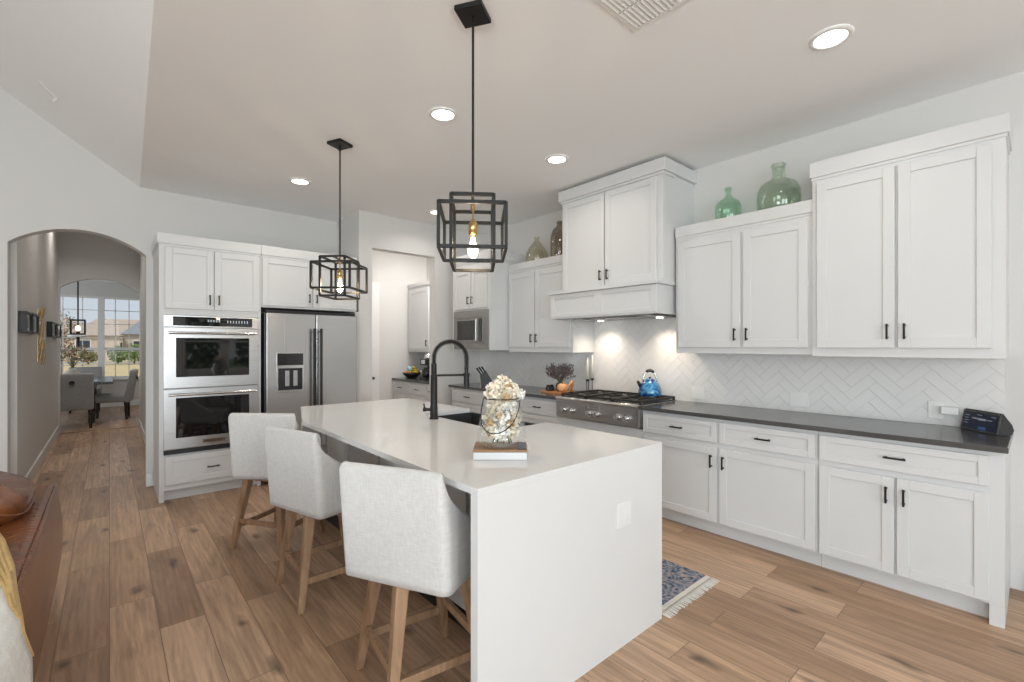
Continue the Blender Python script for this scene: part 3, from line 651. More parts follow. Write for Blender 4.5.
b = MB(); b.cyl((0, 0, .298), hp+Vector((0, 0, .298)), .0075, n=12); b.cyl(hp+Vector((0, 0, .285)), hp+Vector((0, 0, .311)), .0225, n=18); b.build('docking_arm', M['black'], t)

# ------------------------------------------------------------ bar stools
def stool_proto():
    t = thing('bar_stool', '', 'bar stool', (0, 0, 0), 0, 'upholstered bar stools at the island')
    # legs: four splayed tapered oak legs (stool faces +X)
    b_ = .205; tp = .135; zt_ = .50
    def P(sx, sy, z): k = b_+(tp-b_)*(z/zt_); return Vector((sx*k, sy*k, z))
    for sx in (-1, 1):
        for sy in (-1, 1):
            b = MB(); rows = []
            for z, w_ in ((0, .017), (.25, .021), (zt_, .026)):
                c = P(sx, sy, z); rows.append([c+Vector((a*w_, d*w_, 0)) for a, d in ((-1, -1), (1, -1), (1, 1), (-1, 1))])
            b.grid(rows, closed=True, sm=False); b._add(rows[0], [(3, 2, 1, 0)]); b._add(rows[-1], [(0, 1, 2, 3)])
            b.build('leg', M['oak'], t, bevel=.004, weld=True)
    def bar(p, q, h, w_):
        d = (q-p).normalized(); s_ = Vector((-d.y, d.x, 0))*w_; u = Vector((0, 0, h))
        b = MB(); b.prism([p-s_-u, p+s_-u, p+s_+u, p-s_+u], q-p); b.build('stretcher', M['oak'], t, bevel=.002)
    for a, c, z in (((-1, -1), (-1, 1), .185), ((1, -1), (1, 1), .215), ((-1, -1), (1, -1), .15), ((-1, 1), (1, 1), .15)):
        p, q = P(*a, z), P(*c, z); d = (q-p).normalized()*.02; bar(p+d, q-d, .017, .010)
    b = MB(); b.box(-.155, .155, -.155, .155, .468, .4995); b.build('apron', M['oak'], t, bevel=.003)
    return t
def stool(label, loc, rz, swivel, proto=None):
    t = proto if proto else None
    if t is None: t = stool_proto()
    else: t = dup(proto, loc, rz, label)
    t['label'] = label; t.location = loc; t.rotation_euler = (0, 0, rz)
    return t
def upholstery():
    # local +X is forward; returns meshes (shell, cushion) as MBs
    hw, xb, xf, rc = .25, -.225, .20, .034          # half width, back, front, corner radius
    path = []                                        # plan outline from front left round the back to front right
    for i in range(15): path.append((xb+rc+(xf-xb-rc)*(1-i/14)**1.7, hw, (0, 1)))
    for k in range(1, 7): a = PI/2+PI/2*k/6; path.append((xb+rc+rc*math.cos(a), hw-rc+rc*math.sin(a), (math.cos(a), math.sin(a))))
    for i in range(1, 10): path.append((xb, (hw-rc)*(1-2*i/10), (-1, 0)))
    for k in range(7): a = PI+PI/2*k/6; path.append((xb+rc+rc*math.cos(a), -hw+rc+rc*math.sin(a), (math.cos(a), math.sin(a))))
    for i in range(1, 15): path.append((xb+rc+(xf-xb-rc)*(i/14)**1.7, -hw, (0, -1)))
    th = .052; z0 = .503
    def top(x):
        u = (x-xb)/(xf-xb)
        return .958 if u < .02 else .958-.30*min(1, max(0, (u-.02)/.85))**.5
    def row(x, y, nx):
        zt_ = top(x); hgt = (zt_-z0)
        out = []
        for q, zz in ((0, z0), (.0, z0+.03), (0, z0+.5*hgt), (0, zt_-.025), (.012, zt_-.006), (.026, zt_), (th-.012, zt_-.006), (th, zt_-.025), (th, z0+.5*hgt), (th, z0+.03), (th, z0)):
            lean = -.035*((zz-z0)/.45)*max(0, 1-(x-xb)/.2) if zz > z0 else 0
            tap = 1-.035*(1-(zz-z0)/.45)
            out.append(Vector((((x-nx[0]*q)+lean), (y-nx[1]*q)*tap, zz)))
        return out
    rows = [row(*p) for p in path]
    b = MB(); b.grid(rows, closed=True)
    b._add(rows[0], [tuple(range(len(rows[0])))]); b._add(rows[-1], [tuple(reversed(range(len(rows[-1]))))])
    s = MB(); i0 = -.17; hw2 = .182
    rows = []
    for z, k in ((.503, .985), (.56, 1), (.605, 1), (.632, .97), (.645, .9), (.648, .6)):
        rr = []
        for a in range(36):
            ang = 2*PI*a/36; ca, sa = math.cos(ang), math.sin(ang); e = .32
            x = math.copysign(abs(ca)**e, ca); y = math.copysign(abs(sa)**e, sa)
            rr.append(Vector((.035+x*.195*k, y*hw2*k, z)))
        rows.append(rr)
    s.grid(rows, closed=True); s._add(rows[0], [tuple(reversed(range(36)))]); s._add(rows[-1], [tuple(range(36))])
    return b, s
proto = stool_proto(); sh, cu = upholstery()
def add_uph(t, ang, off=(0, 0)):
    Mx = Matrix.Translation((off[0], off[1], 0)) @ Matrix.Rotation(ang, 4, 'Z')
    for nm, mb in (('backrest', sh), ('seat', cu)):
        m2 = MB(); m2.v = list(mb.v); m2.f = list(mb.f); m2.m = list(mb.m); m2.s = list(mb.s)
        m2.xf(Mx); m2.build(nm, M['linen'], t)
SG = 'upholstered bar stools at the island'
specs = [((1.0, 1.735, 0), -8, 35, 'cream linen bar stool nearest the camera, at the waterfall end of the island'),
         ((.965, 2.775, 0), 0, 17, 'middle one of the three cream linen bar stools'),
         ((.935, 3.655, 0), 33, 12, 'cream linen bar stool farthest from the camera, in front of the ovens')]
OFF = dict(zip([q[3] for q in specs], ((.012, -.016), (.010, -.008), (.006, -.022))))
stools = []
for i, (loc, rz, sw, lab) in enumerate(specs):
    t = proto if i == 0 else dup(proto, loc, R(rz), lab, SG)
    stools.append(t)
for t, (loc, rz, sw, lab) in zip(stools, specs):
    t['label'] = lab; t['group'] = SG; t.location = loc; t.rotation_euler = (0, 0, R(rz)); add_uph(t, R(sw), OFF[lab])

# ------------------------------------------------------------ rangetop
t = thing('rangetop', 'stainless steel six burner gas rangetop with front knobs', 'stove', (3.312, 3.129, 0), ROTR)
W = .942
b = MB(); b.box(0, W, 0, .632, .7305, .915); b.build('body', M['steel'], t, bevel=.004)
b = MB(); b.cyl((.0, .008, .905), (W, .008, .905), .019, n=16); b.build('bullnose', M['steel'], t)
MB().box(.012, W-.012, .03, .625, .9152, .919).build('burner_pan', M['black'], t)
for k in range(6):
    x = [.115, .205, .42, .51, .735, .825][k]
    b = MB(); b.cyl((x, -.0005, .80), (x, -.012, .80), .029, n=20); b.cyl((x, -.012, .80), (x, -.045, .80), .0215, .019, n=20); b.box(x-.0045, x+.0045, -.052, -.045, .782, .818)
    b.build('knob', M['chrome'], t)
for k in range(3):
    x0 = .02+k*.302; x1 = x0+.298; b = MB()
    for y in (.06, .325, .61): b.box(x0, x1, y-.007, y+.007, .934, .952)
    for x in (x0+.007, x1-.007): b.box(x-.007, x+.007, .06, .61, .934, .952)
    for y in (.192, .467):
        b.box(x0+.01, x0+.105, y-.006, y+.006, .936, .952); b.box(x1-.105, x1-.01, y-.006, y+.006, .936, .952)
        xm = (x0+x1)/2; b.box(xm-.006, xm+.006, y-.135, y-.045, .936, .952); b.box(xm-.006, xm+.006, y+.045, y+.135, .936, .952)
    for x in (x0+.01, x1-.01):
        for y in (.065, .605): b.box(x-.008, x+.008, y-.008, y+.008, .9192, .934)
    b.build('grate', M['iron'], t, bevel=.002)
    for y in (.192, .467):
        b = MB(); c = ((x0+x1)/2, y, 0); b.lathe([(.055, .9193), (.055, .924), (.042, .928), (.042, .936), (.03, .94), (0, .941)], c, 24); b.build('burner', M['iron'], t)
bd = MB().box(.40, .54, -.003, -.0005, .845, .87).build('badge', M['chrome'], t)
text('KitchenAid', .024, (.47, -.0032, .858), (PI/2, 0, 0), M['black_plastic'], t, 'lettering')

# ------------------------------------------------------------ pendants, recessed lights, vent
def pend_proto():
    t = thing('pendant_light', '', 'pendant light', (0, 0, 0), 0, 'black cage pendant lights over the island')
    b = MB(); b.box(-.068, .068, -.068, .068, -.022, -.0005); b.xf(Matrix.Rotation(R(69), 4, 'Z')); b.cyl((0, 0, -.022), (0, 0, -.045), .008, n=10); b.build('canopy', M['black'], t, bevel=.002)
    zb = -.86
    b = MB(); b.cyl((0, 0, -.045), (0, 0, -.9), .0058, n=12); b.tube([(.011*math.cos(a), 0, -.052+.011*math.sin(a)) for a in [2*PI*k/12 for k in range(12)]], .0025, 6, closed=True); b.build('rod', M['black'], t)
    def cage(w_, d_, z0, z1, nm):
        b = MB(); k = .0074; x, y = w_/2, d_/2
        for sx in (-1, 1):
            for sy in (-1, 1): b.box(sx*x-k, sx*x+k, sy*y-k, sy*y+k, z0, z1)
        for z in (z0, z1):
            for sy in (-1, 1): b.box(-x, x, sy*y-k, sy*y+k, z-k, z+k)
            for sx in (-1, 1): b.box(sx*x-k, sx*x+k, -y, y, z-k, z+k)
        return b.build(nm, M['black'], t)
    cage(.295, .345, -1.15, -.955, 'wide_cage'); cage(.19, .275, -1.205, -.91, 'tall_cage')
    b = MB(); b.box(-.006, .006, -.1375, .1375, -.916, -.906); b.build('crossbar', M['black'], t)
    b = MB(); b.cyl((0, 0, -.9), (0, 0, -.945), .011, n=14); b.lathe([(.0, -1.06), (.02, -1.06), (.021, -1.005), (.015, -.995), (.008, -.985)], n=16); b.cyl((0, 0, -.985), (0, 0, -.945), .004, n=8); tag(b.build('socket', M['brass'], t), 'brass lamp socket', None)
    b = MB(); b.lathe([(0, -1.175), (.018, -1.17), (.03, -1.15), (.033, -1.13), (.028, -1.1), (.018, -1.075), (.0135, -1.0605)], n=20); tag(b.build('bulb', M['clear'], t), 'clear filament bulb', None)
    b = MB()
    for a in range(4): q = a*PI/2; b.tube([(.006*math.cos(q), .006*math.sin(q), -1.07), (.014*math.cos(q), .014*math.sin(q), -1.115), (.006*math.cos(q), .006*math.sin(q), -1.155)], .0028, 6)
    b.build('filament', M['bulb'], t)
    return t
PG = 'black cage pendant lights over the island'
p1 = pend_proto(); p1.location = (1.30, 1.769, CZ); p1.rotation_euler = (0, 0, -YAW+R(4)); p1['label'] = 'black double cage pendant light hanging nearer the camera over the island'
p2 = dup(p1, (1.356, 3.593, CZ), -YAW-.05, 'black double cage pendant light hanging farther away in front of the refrigerator', PG)
for p in (p1, p2):
    l = bpy.data.lights.new('pendant_glow', 'POINT'); l.energy = 6; l.color = (1, .78, .52); l.shadow_soft_size = .035
    o = bpy.data.objects.new('pendant_glow', l); C.objects.link(o); o.location = (p.location.x, p.location.y, CZ-1.125)
cans = [((2.79, .705), 'round recessed ceiling light nearest the camera, upper right of the photo'), ((1.717, 2.681), 'round recessed ceiling light left of the nearer pendant rod'),
        ((2.857, 2.689), 'round recessed ceiling light in front of the range hood'), ((1.379, 4.672), 'round recessed ceiling light in front of the oven tower'),
        ((2.917, 4.685), 'round recessed ceiling light before the pantry opening, behind the nearer pendant cage')]
c0 = None
for i, ((x, y), lab) in enumerate(cans):
    if c0 is None:
        c0 = thing('recessed_light', lab, 'ceiling light', (x, y, CZ), 0, 'round recessed ceiling lights')
        b = MB(); b.lathe([(.098, -.0005), (.096, -.007), (.075, -.011), (.072, -.004)], n=36, caps=False); b.build('trim_ring', M['trim'], c0)
        MB().lathe([(.0, -.0045), (.0735, -.0045)], n=36, caps=False).build('diffuser', M['lamp'], c0)
    else: dup(c0, (x, y, CZ), 0, lab)
    area('can_glow', (x, y, CZ-.02), (0, 0, 0), .14, .14, 3.5, CAN, 'DISK', R(150))
for y in (7.2, 9.2): area('can_glow_hall', (-.4, y, 3.48), (0, 0, 0), .12, .12, 6, CAN, 'DISK', R(130))
area('fill_dining_ceiling', (.3, 11.5, 2.88), (0, 0, 0), .14, .14, 7, CAN, 'DISK', R(150))  # added fill to brighten the dining room, no ceiling lamp known here
t = thing('air_vent', 'white louvred air vent in the kitchen ceiling', 'air vent', (1.82, 1.19, CZ), 0)
b = MB()
for q in ((-.172, .172, .125, .148), (-.172, .172, -.148, -.125), (-.172, -.15, -.125, .125), (.15, .172, -.125, .125), (-.003, .003, -.125, .125)): b.box(q[0], q[1], q[2], q[3], -.008, -.0005)
b.build('frame', M['trim'], t, bevel=.002)
for k in range(11):
    y = -.113+k*.0226
    for (xa, xb) in ((-.149, -.004), (.004, .149)): MB().prism([(xa, y-.0095, -.0042), (xa, y-.0085, -.0030), (xa, y+.0105, -.0110), (xa, y+.0095, -.0122)], (xb-xa, 0, 0)).build('slat', M['trim'], t)
MB().box(-.149, .149, -.124, .124, -.0018, -.0006).build('duct', M['black'], t)
t = thing('ceiling_bracket', 'thin white metal bracket on the sloped ceiling', 'bracket', (-.337, 4.99, ceil(-.337)), 0)
b = MB(); b.box(-.07, .07, -.005, .005, -.03, -.022); b.box(.056, .07, -.005, .005, -.065, -.03); b.box(-.07, -.058, -.005, .005, -.022, -.0005); b.xf(Matrix.Rotation(math.atan(SL), 4, 'Y') @ Matrix.Rotation(R(35), 4, 'Z')); b.build('rail', M['trim'], t)

# ------------------------------------------------------------ outlets on the backsplash
def outlet(label, Y0, Y1, z0, z1, gangs):
    t = thing('wall_outlet', label, 'outlet', (RW-.0098, (Y0+Y1)/2, (z0+z1)/2), ROTR, 'white outlets on the backsplash')
    w_, h_ = (Y1-Y0)/2, (z1-z0)/2
    MB().box(-w_, w_, -.006, -.0002, -h_, h_).build('plate', M['trim'], t, bevel=.0015)
    for k in range(gangs):
        x = (k-(gangs-1)/2)*.046
        MB().box(x-.0165, x+.0165, -.0078, -.0062, -.033, .033).build('receptacle', M['trim'], t, bevel=.001)
    return t
outlet('white wall outlet on the tiles right of the blue kettle', 1.943, 2.063, .945, 1.058, 2)
outlet('white wall outlet in the middle of the backsplash, right of the other double one', 1.14, 1.265, .95, 1.063, 2)
o = outlet('white single wall outlet with a plug in it, beside the smart display', .392, .468, .955, 1.065, 1)
t = thing('power_adapter', 'white plug in power adapter beside the smart display', 'adapter', (RW-.0182, .372, 1.012), ROTR)
MB().box(-.034, .048, -.034, -.0002, -.024, .024).build('case', M['trim'], t, bevel=.006)
MB().tube([(.048, -.017, 0), (.07, -.02, -.02), (.09, -.03, -.07), (.115, -.035, -.0905)], .002, 6).build('cord', M['trim'], t)

# smart display
d0 = Vector((3.905, .315, .914)); d1 = Vector((3.722, .152, .914)); L_ = (d1-d0).length
ang = math.atan2((d1-d0).y, (d1-d0).x)
t = thing('smart_display', 'black smart display with lit screen at the end of the countertop', 'smart display', d0, ang)
# local x along the front edge; the body lies on local +y
prof = [(0, .002), (.022, .118), (.03, .124), (.075, .062), (.085, .03), (.075, .004), (.06, 0), (.006, 0)]
MB().prism([(0, y, z) for y, z in prof], (L_, 0, 0)).build('body', mat('charcoal_fabric', (.035, .035, .037), .8), t, bevel=.004)
sl = Vector((0, .022, .116)).normalized(); nrm = Vector((0, -sl.z, sl.y))
def scr(b, x0, x1, a, c, h, m=0):
    o_ = Vector((0, 0, .002))+nrm*h
    return b.prism([o_+Vector((x0, 0, 0))+sl*a, o_+Vector((x1, 0, 0))+sl*a, o_+Vector((x1, 0, 0))+sl*c, o_+Vector((x0, 0, 0))+sl*c], nrm*.001)
g_ = scr(MB(), .0, L_, .001, .117, .0008).build('bezel', M['oven_glass'], t, bevel=.0015)
m_ = mat('lit_screen', (.004, .005, .008), .04, emit=(.008, .016, .04), estr=.35, spec=.25)
s_ = scr(MB(), .012, L_-.012, .01, .107, .002).build('screen', m_, t)
b = MB()
for (a, c, z0, z1) in ((.07, .105, .07, .077), (.11, .16, .066, .077), (.165, .2, .07, .074), (.02, .05, .085, .089), (.02, .045, .07, .073), (.02, .048, .055, .058), (.02, .045, .04, .043), (.1, .13, .094, .097), (.19, .22, .092, .095)): scr(b, a, c, z0, z1, .0032)
b.build('screen_text', mat('screen_text', (.12, .12, .14), .3, emit=(.4, .42, .5), estr=.3), t)
scr(MB(), .12, .17, .012, .03, .0032).build('screen_glow', mat('screen_blue', (.01, .04, .12), .3, emit=(.02, .1, .3), estr=.2), t)

# ------------------------------------------------------------ kettle, tray, candles, knife block
t = thing('kettle', 'blue marbled enamel kettle on the right rear burner of the stove', 'kettle', (3.79, 2.385, .9525), R(132))
M['blue_enamel'].node_tree.nodes['Principled BSDF'].inputs['Base Color'].default_value = (.03, .25, .6, 1)
_t = M['blue_enamel'].node_tree; _n = _t.nodes.new('ShaderNodeTexNoise'); _n.inputs['Scale'].default_value = 14; _n.inputs['Detail'].default_value = 5; _n.inputs['Distortion'].default_value = 1
_r = _t.nodes.new('ShaderNodeValToRGB'); _r.color_ramp.elements[0].position = .42; _r.color_ramp.elements[0].color = (.004, .045, .2, 1); _r.color_ramp.elements[1].position = .66; _r.color_ramp.elements[1].color = (.08, .36, .62, 1)
_c = _t.nodes.new('ShaderNodeTexCoord'); _t.links.new(_c.outputs['Object'], _n.inputs[0]); _t.links.new(_n.outputs['Fac'], _r.inputs[0]); _t.links.new(_r.outputs[0], _t.nodes['Principled BSDF'].inputs['Base Color'])
b = MB(); b.lathe([(0, 0), (.095, 0), (.104, .012), (.105, .035), (.1, .065), (.085, .1), (.062, .13), (.045, .142)], n=32); b.build('body', M['blue_enamel'], t)
b = MB(); b.lathe([(.046, .1422), (.044, .15), (.025, .158), (0, .160)], n=24); o = b.build('lid', M['blue_enamel'], t)
b = MB(); b.lathe([(.006, .1602), (.012, .165), (.012, .172), (0, .176)], n=14); b.build('knob', M['black_plastic'], o)
b = MB(); b.tube([(.08, 0, .085), (.1, 0, .115), (.112, 0, .135)], [.02, .015, .013], 12); b.build('spout', M['black_plastic'], t)
arcp = [(.058*math.cos(a), 0, .15+.085*math.sin(a)) for a in [PI*k/16 for k in range(17)]]
b = MB(); b.tube([(.062, 0, .125)]+arcp[:6], .0075, 8); b.tube(arcp[11:]+[(-.062, 0, .125)], .0075, 8); h_ = b.build('handle', M['chrome'], t)
MB().tube(arcp[5:12], .014, 10).build('grip', M['black_plastic'], h_)

copper = mat('orange_stained_wood', (.58, .26, .09), .4, noise=.2, nscale=14)
t = thing('serving_tray', 'orange stained wooden tray with raised curved handle beside the stove', 'tray', (3.62, 3.40, .9142), R(-90))
b = MB(); b.box(-.155, .155, -.1, .1, 0, .012); b.box(-.155, .155, -.1, -.092, .012, .022); b.box(-.155, .155, .092, .1, .012, .022); b.build('base', copper, t, bevel=.004)
b = MB(); b.tube([(.14, -.05, .012), (.165, -.04, .05), (.185, -.01, .1), (.19, .02, .14)], [.012, .013, .014, .008], 10); b.tube([(.14, .05, .012), (.16, .045, .05), (.185, .03, .1), (.19, .02, .14)], [.012, .013, .014, .008], 10); b.build('handle', copper, t)
t = thing('pumpkin', 'small orange pumpkin on the wooden tray', 'pumpkin', (3.60, 3.31, .9265), 0)
rows = []
for i in range(13):
    a = PI*i/12-PI/2; rr = []
    for q in range(48):
        an = 2*PI*q/48; k = 1+.06*abs(math.cos(an*4))-.03; dip = .018*math.exp(-(math.cos(a)/.35)**2)
        rr.append(Vector((.058*math.cos(a)*k*math.cos(an), .058*math.cos(a)*k*math.sin(an), .05+(.05)*math.sin(a)-math.copysign(dip, a) if a else .05)))
    rows.append(rr)
MB().grid(rows, closed=True).build('body', mat('pumpkin_skin', (.82, .43, .2), .5, noise=.15, nscale=25), t)
MB().tube([(0, 0, .08), (.004, 0, .098), (.014, .004, .112)], [.008, .006, .005], 8).build('stem', mat('dry_stem', (.3, .22, .1), .8), t)
t = thing('flower_pot', 'small dark pot behind the orange pumpkin holding a dried bouquet', 'pot', (3.69, 3.425, .9265), 0)
dk = mat('dark_glazed_ceramic', (.03, .03, .033), .3)
MB().lathe([(0, 0), (.038, 0), (.05, .03), (.052, .06), (.042, .085), (.036, .092), (.03, .09), (.03, .03), (0, .028)], n=24).build('body', dk, t)
pm = mat('dried_purple_foliage', (.17, .125, .135), .85, noise=.4, nscale=30); gm = mat('dried_green_stem', (.2, .2, .12), .85)
t = thing('dried_bouquet', 'spiky dried purple and green bouquet fanning out of the dark pot', 'plant', (3.69, 3.425, .962), 0)
bs, bl = MB(), MB()
for k in range(70):
    an = random.random()*2*PI; sp = .35+.65*random.random(); Rr = .21*sp; hh = .08+.14*random.random()*(1.25-sp*.6)
    tip = Vector((Rr*math.cos(an)*.75, Rr*math.sin(an), .045+hh)); mid = Vector((tip.x*.3, tip.y*.3, .05+hh*.5)); st_ = Vector((.008*math.cos(an), .008*math.sin(an), .0))
    bs.tube([st_, st_+Vector((0, 0, .05)), mid, tip], .0016, 5)
    for q in range(11):
        f_ = .35+.65*q/10; p = (mid.lerp(tip, (f_-.3)/.7) if f_ > .3 else mid)
        d_ = Vector((random.uniform(-1, 1), random.uniform(-1, 1), random.uniform(.1, 1.2))).normalized()*random.uniform(.028, .05)
        s_ = d_.cross(Vector((random.random(), random.random(), .3))).normalized()*.0062
        bl.quad(p, p+d_*.5+s_, p+d_, p+d_*.5-s_)
bs.build('stems', gm, t); o = bl.build('foliage', pm, t); o['kind'] = 'stuff'
for (x, y, lab) in ((3.585, 3.505, 'round black jar on the orange tray, left of the pumpkin at the front'), (3.65, 3.515, 'round black jar on the orange tray standing behind its twin, left of the pot')):
    t = thing('spice_jar', lab, 'jar', (x, y, .9265), 0, 'black jars on the wooden tray')
    MB().lathe([(0, 0), (.024, 0), (.029, .01), (.029, .04), (.022, .05), (0, .05)], n=18).build('body', dk, t)
    MB().lathe([(.019, .0502), (.021, .056), (.016, .066), (0, .069)], n=16).build('lid', M['black'], t)
wax = mat('cream_wax', (.9, .87, .79), .45)
for (y, x, hh, ch, lab, clab, tw) in ((3.222, 3.905, .14, .235, 'black two legged candle holder nearer the pumpkin tray', 'tapered cream candle in the left holder with two legs', True), (3.158, 3.905, .155, .25, 'slim black single stem candle holder behind the stove', 'cream candle in the right single stem holder', False)):
    t = thing('candle_holder', lab, 'candle holder', (x, y, .9142), 0, 'black candle holders by the stove')
    b = MB(); b.lathe([(0, 0), (.026, 0), (.026, .004), (0, .0045)], n=20); b.build('base', M['black'], t)
    b = MB()
    if tw: b.cyl((0, -.014, .0046), (0, -.014, hh-.02), .0035, n=8); b.cyl((0, .014, .0046), (0, .014, hh-.02), .0035, n=8)
    else: b.cyl((0, 0, .0046), (0, 0, hh-.02), .0042, n=8)
    b.build('stem', M['black'], t)
    b = MB(); b.lathe([(0, hh-.02), (.014, hh-.02), (.02, hh-.004), (.02, hh), (0, hh)], n=18); b.build('cup', M['black'], t)
    t = thing('candle', clab, 'candle', (x, y, .9142+hh+.0003), 0, 'cream candles by the stove')
    b = MB(); b.lathe([(0, 0), (.0165 if tw else .012, 0), (.0075 if tw else .010, ch-.01), (.004, ch), (0, ch)], n=16); b.build('wax', wax, t)
    MB().cyl((0, 0, ch), (0, 0, ch+.012), .001, n=6).build('wick', M['black'], t)
t = thing('knife_block', 'black knife block with knives in the far corner of the counter', 'knife block', (3.535, 4.55, .9142), R(-38))
b = MB(); b.prism([(-.05, -.055, 0), (.075, -.055, 0), (.09, -.055, .05), (.01, -.055, .19), (-.065, -.055, .135)], (0, .11, 0)); b.build('block', M['black_plastic'], t, bevel=.004)
dv = Vector((-.57, 0, .82)).normalized(); k = 0
for i, s_ in enumerate((.15, .5, .85)):
    for y in (-.036, -.012, .012, .036):
        p = Vector((-.064+.07*s_, y, .139+.05*s_)); q = p+dv*(.075+.012*(2-i))
        kn = MB(); kn.tube([p-dv*.001, p+dv*.03, q], [.0085, .0075, .010], 8); kn.build('knife_handle', M['black'], t)

# ------------------------------------------------------------ board, vase and flowers on the island
BX, BY = 1.335, 1.607
t = thing('serving_board', 'thick white serving board with walnut top under the glass vase', 'board', (BX, BY, .9142), -YAW)
MB().box(-.118, .118, -.075, .095, 0, .034).build('base', M['quartz'], t, bevel=.004)
MB().box(-.12, .12, -.077, .097, .0343, .046).build('top', M['walnut_board'], t, bevel=.003)
VX, VY, VZ = BX+.012, BY+.004, .9606
t = thing('glass_vase', 'clear bell shaped glass vase with a black wire handle', 'vase', (VX, VY, VZ), -YAW)
prof = [(0, 0), (.07, .0), (.1, .012), (.113, .04), (.112, .075), (.1, .125), (.088, .17), (.08, .205), (.0775, .215)]
MB().lathe(prof+[(.0745, .215), (.085, .17), (.097, .125), (.109, .075), (.11, .04), (.097, .0145), (.068, .004), (0, .004)], n=48).build('body', M['clear'], t)
MB().tube([(.08*math.cos(a), .08*math.sin(a), .217) for a in [2*PI*k/40 for k in range(40)]], .0022, 6, closed=True).build('rim_wire', M['black'], t)
hw_ = []
for k in range(31):
    u = k/30; a = PI*u
    hw_.append((-.083*math.cos(a)*(1+.12*math.sin(a))-.03*math.sin(a), -.125*math.sin(a)**.6, .217-.14*math.sin(a)**.8))
MB().tube(hw_, .0022, 6).build('handle', M['black'], t)
t = thing('flower_bouquet', 'cream and white flower bouquet filling the glass vase', 'flowers', (VX, VY, VZ+.008), -YAW)
pet = mat('cream_petals', (.86, .78, .64), .75, noise=.12, nscale=40); pet2 = mat('white_petals', (.88, .85, .78), .75); pet3 = mat('tan_dry_petals', (.55, .38, .2), .8, noise=.3, nscale=60); leafm = mat('sage_leaves', (.2, .24, .15), .8)
def blossom(c, r, m, nrmv, seed, n=80):
    rnd = random.Random(seed); b = MB(); c = Vector(c); b.ball(c, r*.62, n=10)
    for k in range(n):                                # many small cupped petals over a round head
        z = 1-2*(k+.5)/n; a = k*2.39996+rnd.uniform(-.3, .3); q = math.sqrt(1-z*z); d_ = Vector((q*math.cos(a), q*math.sin(a), z))
        u = d_.orthogonal().normalized(); v = d_.cross(u); an = rnd.random()*2*PI; u, v = u*math.cos(an)+v*math.sin(an), v*math.cos(an)-u*math.sin(an)
        p = c+d_*r*rnd.uniform(.62, .84); L_ = r*rnd.uniform(.42, .6); W_ = r*rnd.uniform(.24, .36); lift = rnd.uniform(.15, .75)
        rows = []
        for i in range(4):
            f_ = i/3; e_ = p+u*(L_*f_*(1-.25*lift*f_))+d_*(L_*f_*lift*(.4+.6*f_)); ww = W_*math.sin(PI*(.16+.66*f_))
            rows.append([e_-v*ww+d_*ww*.5, e_, e_+v*ww+d_*ww*.5])
        b.grid(rows)
    return b
fl = [((-.03, -.03, .232), .04, pet, 0), ((.028, -.03, .236), .038, pet, 0), ((.0, .0, .262), .042, pet, 0), ((-.04, .02, .236), .036, pet2, 0), ((.045, .01, .236), .036, pet, 0), ((.082, -.015, .226), .022, pet2, 0), ((0, .045, .235), .036, pet, 0),
      ((-.03, -.03, .18), .034, pet, 0), ((.03, -.03, .18), .034, pet2, 0), ((.05, -.01, .125), .036, pet, 0), ((-.048, -.012, .125), .036, pet, 0), ((0, -.05, .13), .035, pet2, 0),
      ((-.045, -.04, .07), .036, pet, 0), ((.045, -.04, .075), .034, pet, 0), ((.0, .05, .1), .04, pet, 0), ((0, -.02, .2), .036, pet, 0), ((0, -.062, .06), .03, pet2, 0), ((.02, .04, .17), .038, pet, 0)]
for i, (c, r, m_, nv) in enumerate(fl): blossom(c, r, m_, nv, i).build('blossom', m_, t)
for i, c in enumerate(((.02, -.06, .215), (-.01, -.072, .14), (.035, -.065, .10), (-.05, -.05, .10), (.03, -.03, .262))):
    blossom(c, .024, pet3, (random.uniform(-.5, .5), -1, .4), 40+i, 14).build('dried_blossom', pet3, t)
b = MB()
for k in range(18):
    an = random.random()*2*PI; z = random.uniform(.02, .2); rr = .062+.012*random.random(); p = Vector((rr*math.cos(an), rr*math.sin(an), z))
    d_ = Vector((-math.sin(an), math.cos(an), random.uniform(-.6, .9))).normalized()*random.uniform(.014, .024); s_ = Vector((0, 0, 1)).cross(d_).normalized()*.006; b.quad(p, p+d_*.5+s_, p+d_, p+d_*.5-s_)
b.build('leaves', leafm, t)
b = MB()
for k in range(9): an = k*.7; b.tube([(.045*math.cos(an), .045*math.sin(an), .003), (.015*math.cos(an+.5), .015*math.sin(an+.5), .1), (.03*math.cos(an), .03*math.sin(an), .21)], .0025, 6)
b.build('stems', mat('green_stems', (.13, .18, .07), .7), t)
t = thing('gift_tag', 'small dark grey block tag leaning at the right of the glass vase', 'tag', (BX+.098*math.cos(YAW)-.066*math.sin(YAW), BY-.098*math.sin(YAW)-.066*math.cos(YAW), VZ), -YAW)
b = MB(); b.box(-.022, .016, -.006, .006, .0005, .03); b.build('block', mat('dark_grey_slate', (.07, .07, .075), .6), t, bevel=.002)
MB().tube([(.02, 0, .03), (.03, -.004, .015), (.034, -.006, .0025), (.02, -.012, .0025)], .0015, 6).build('string', M['cotton'], t)

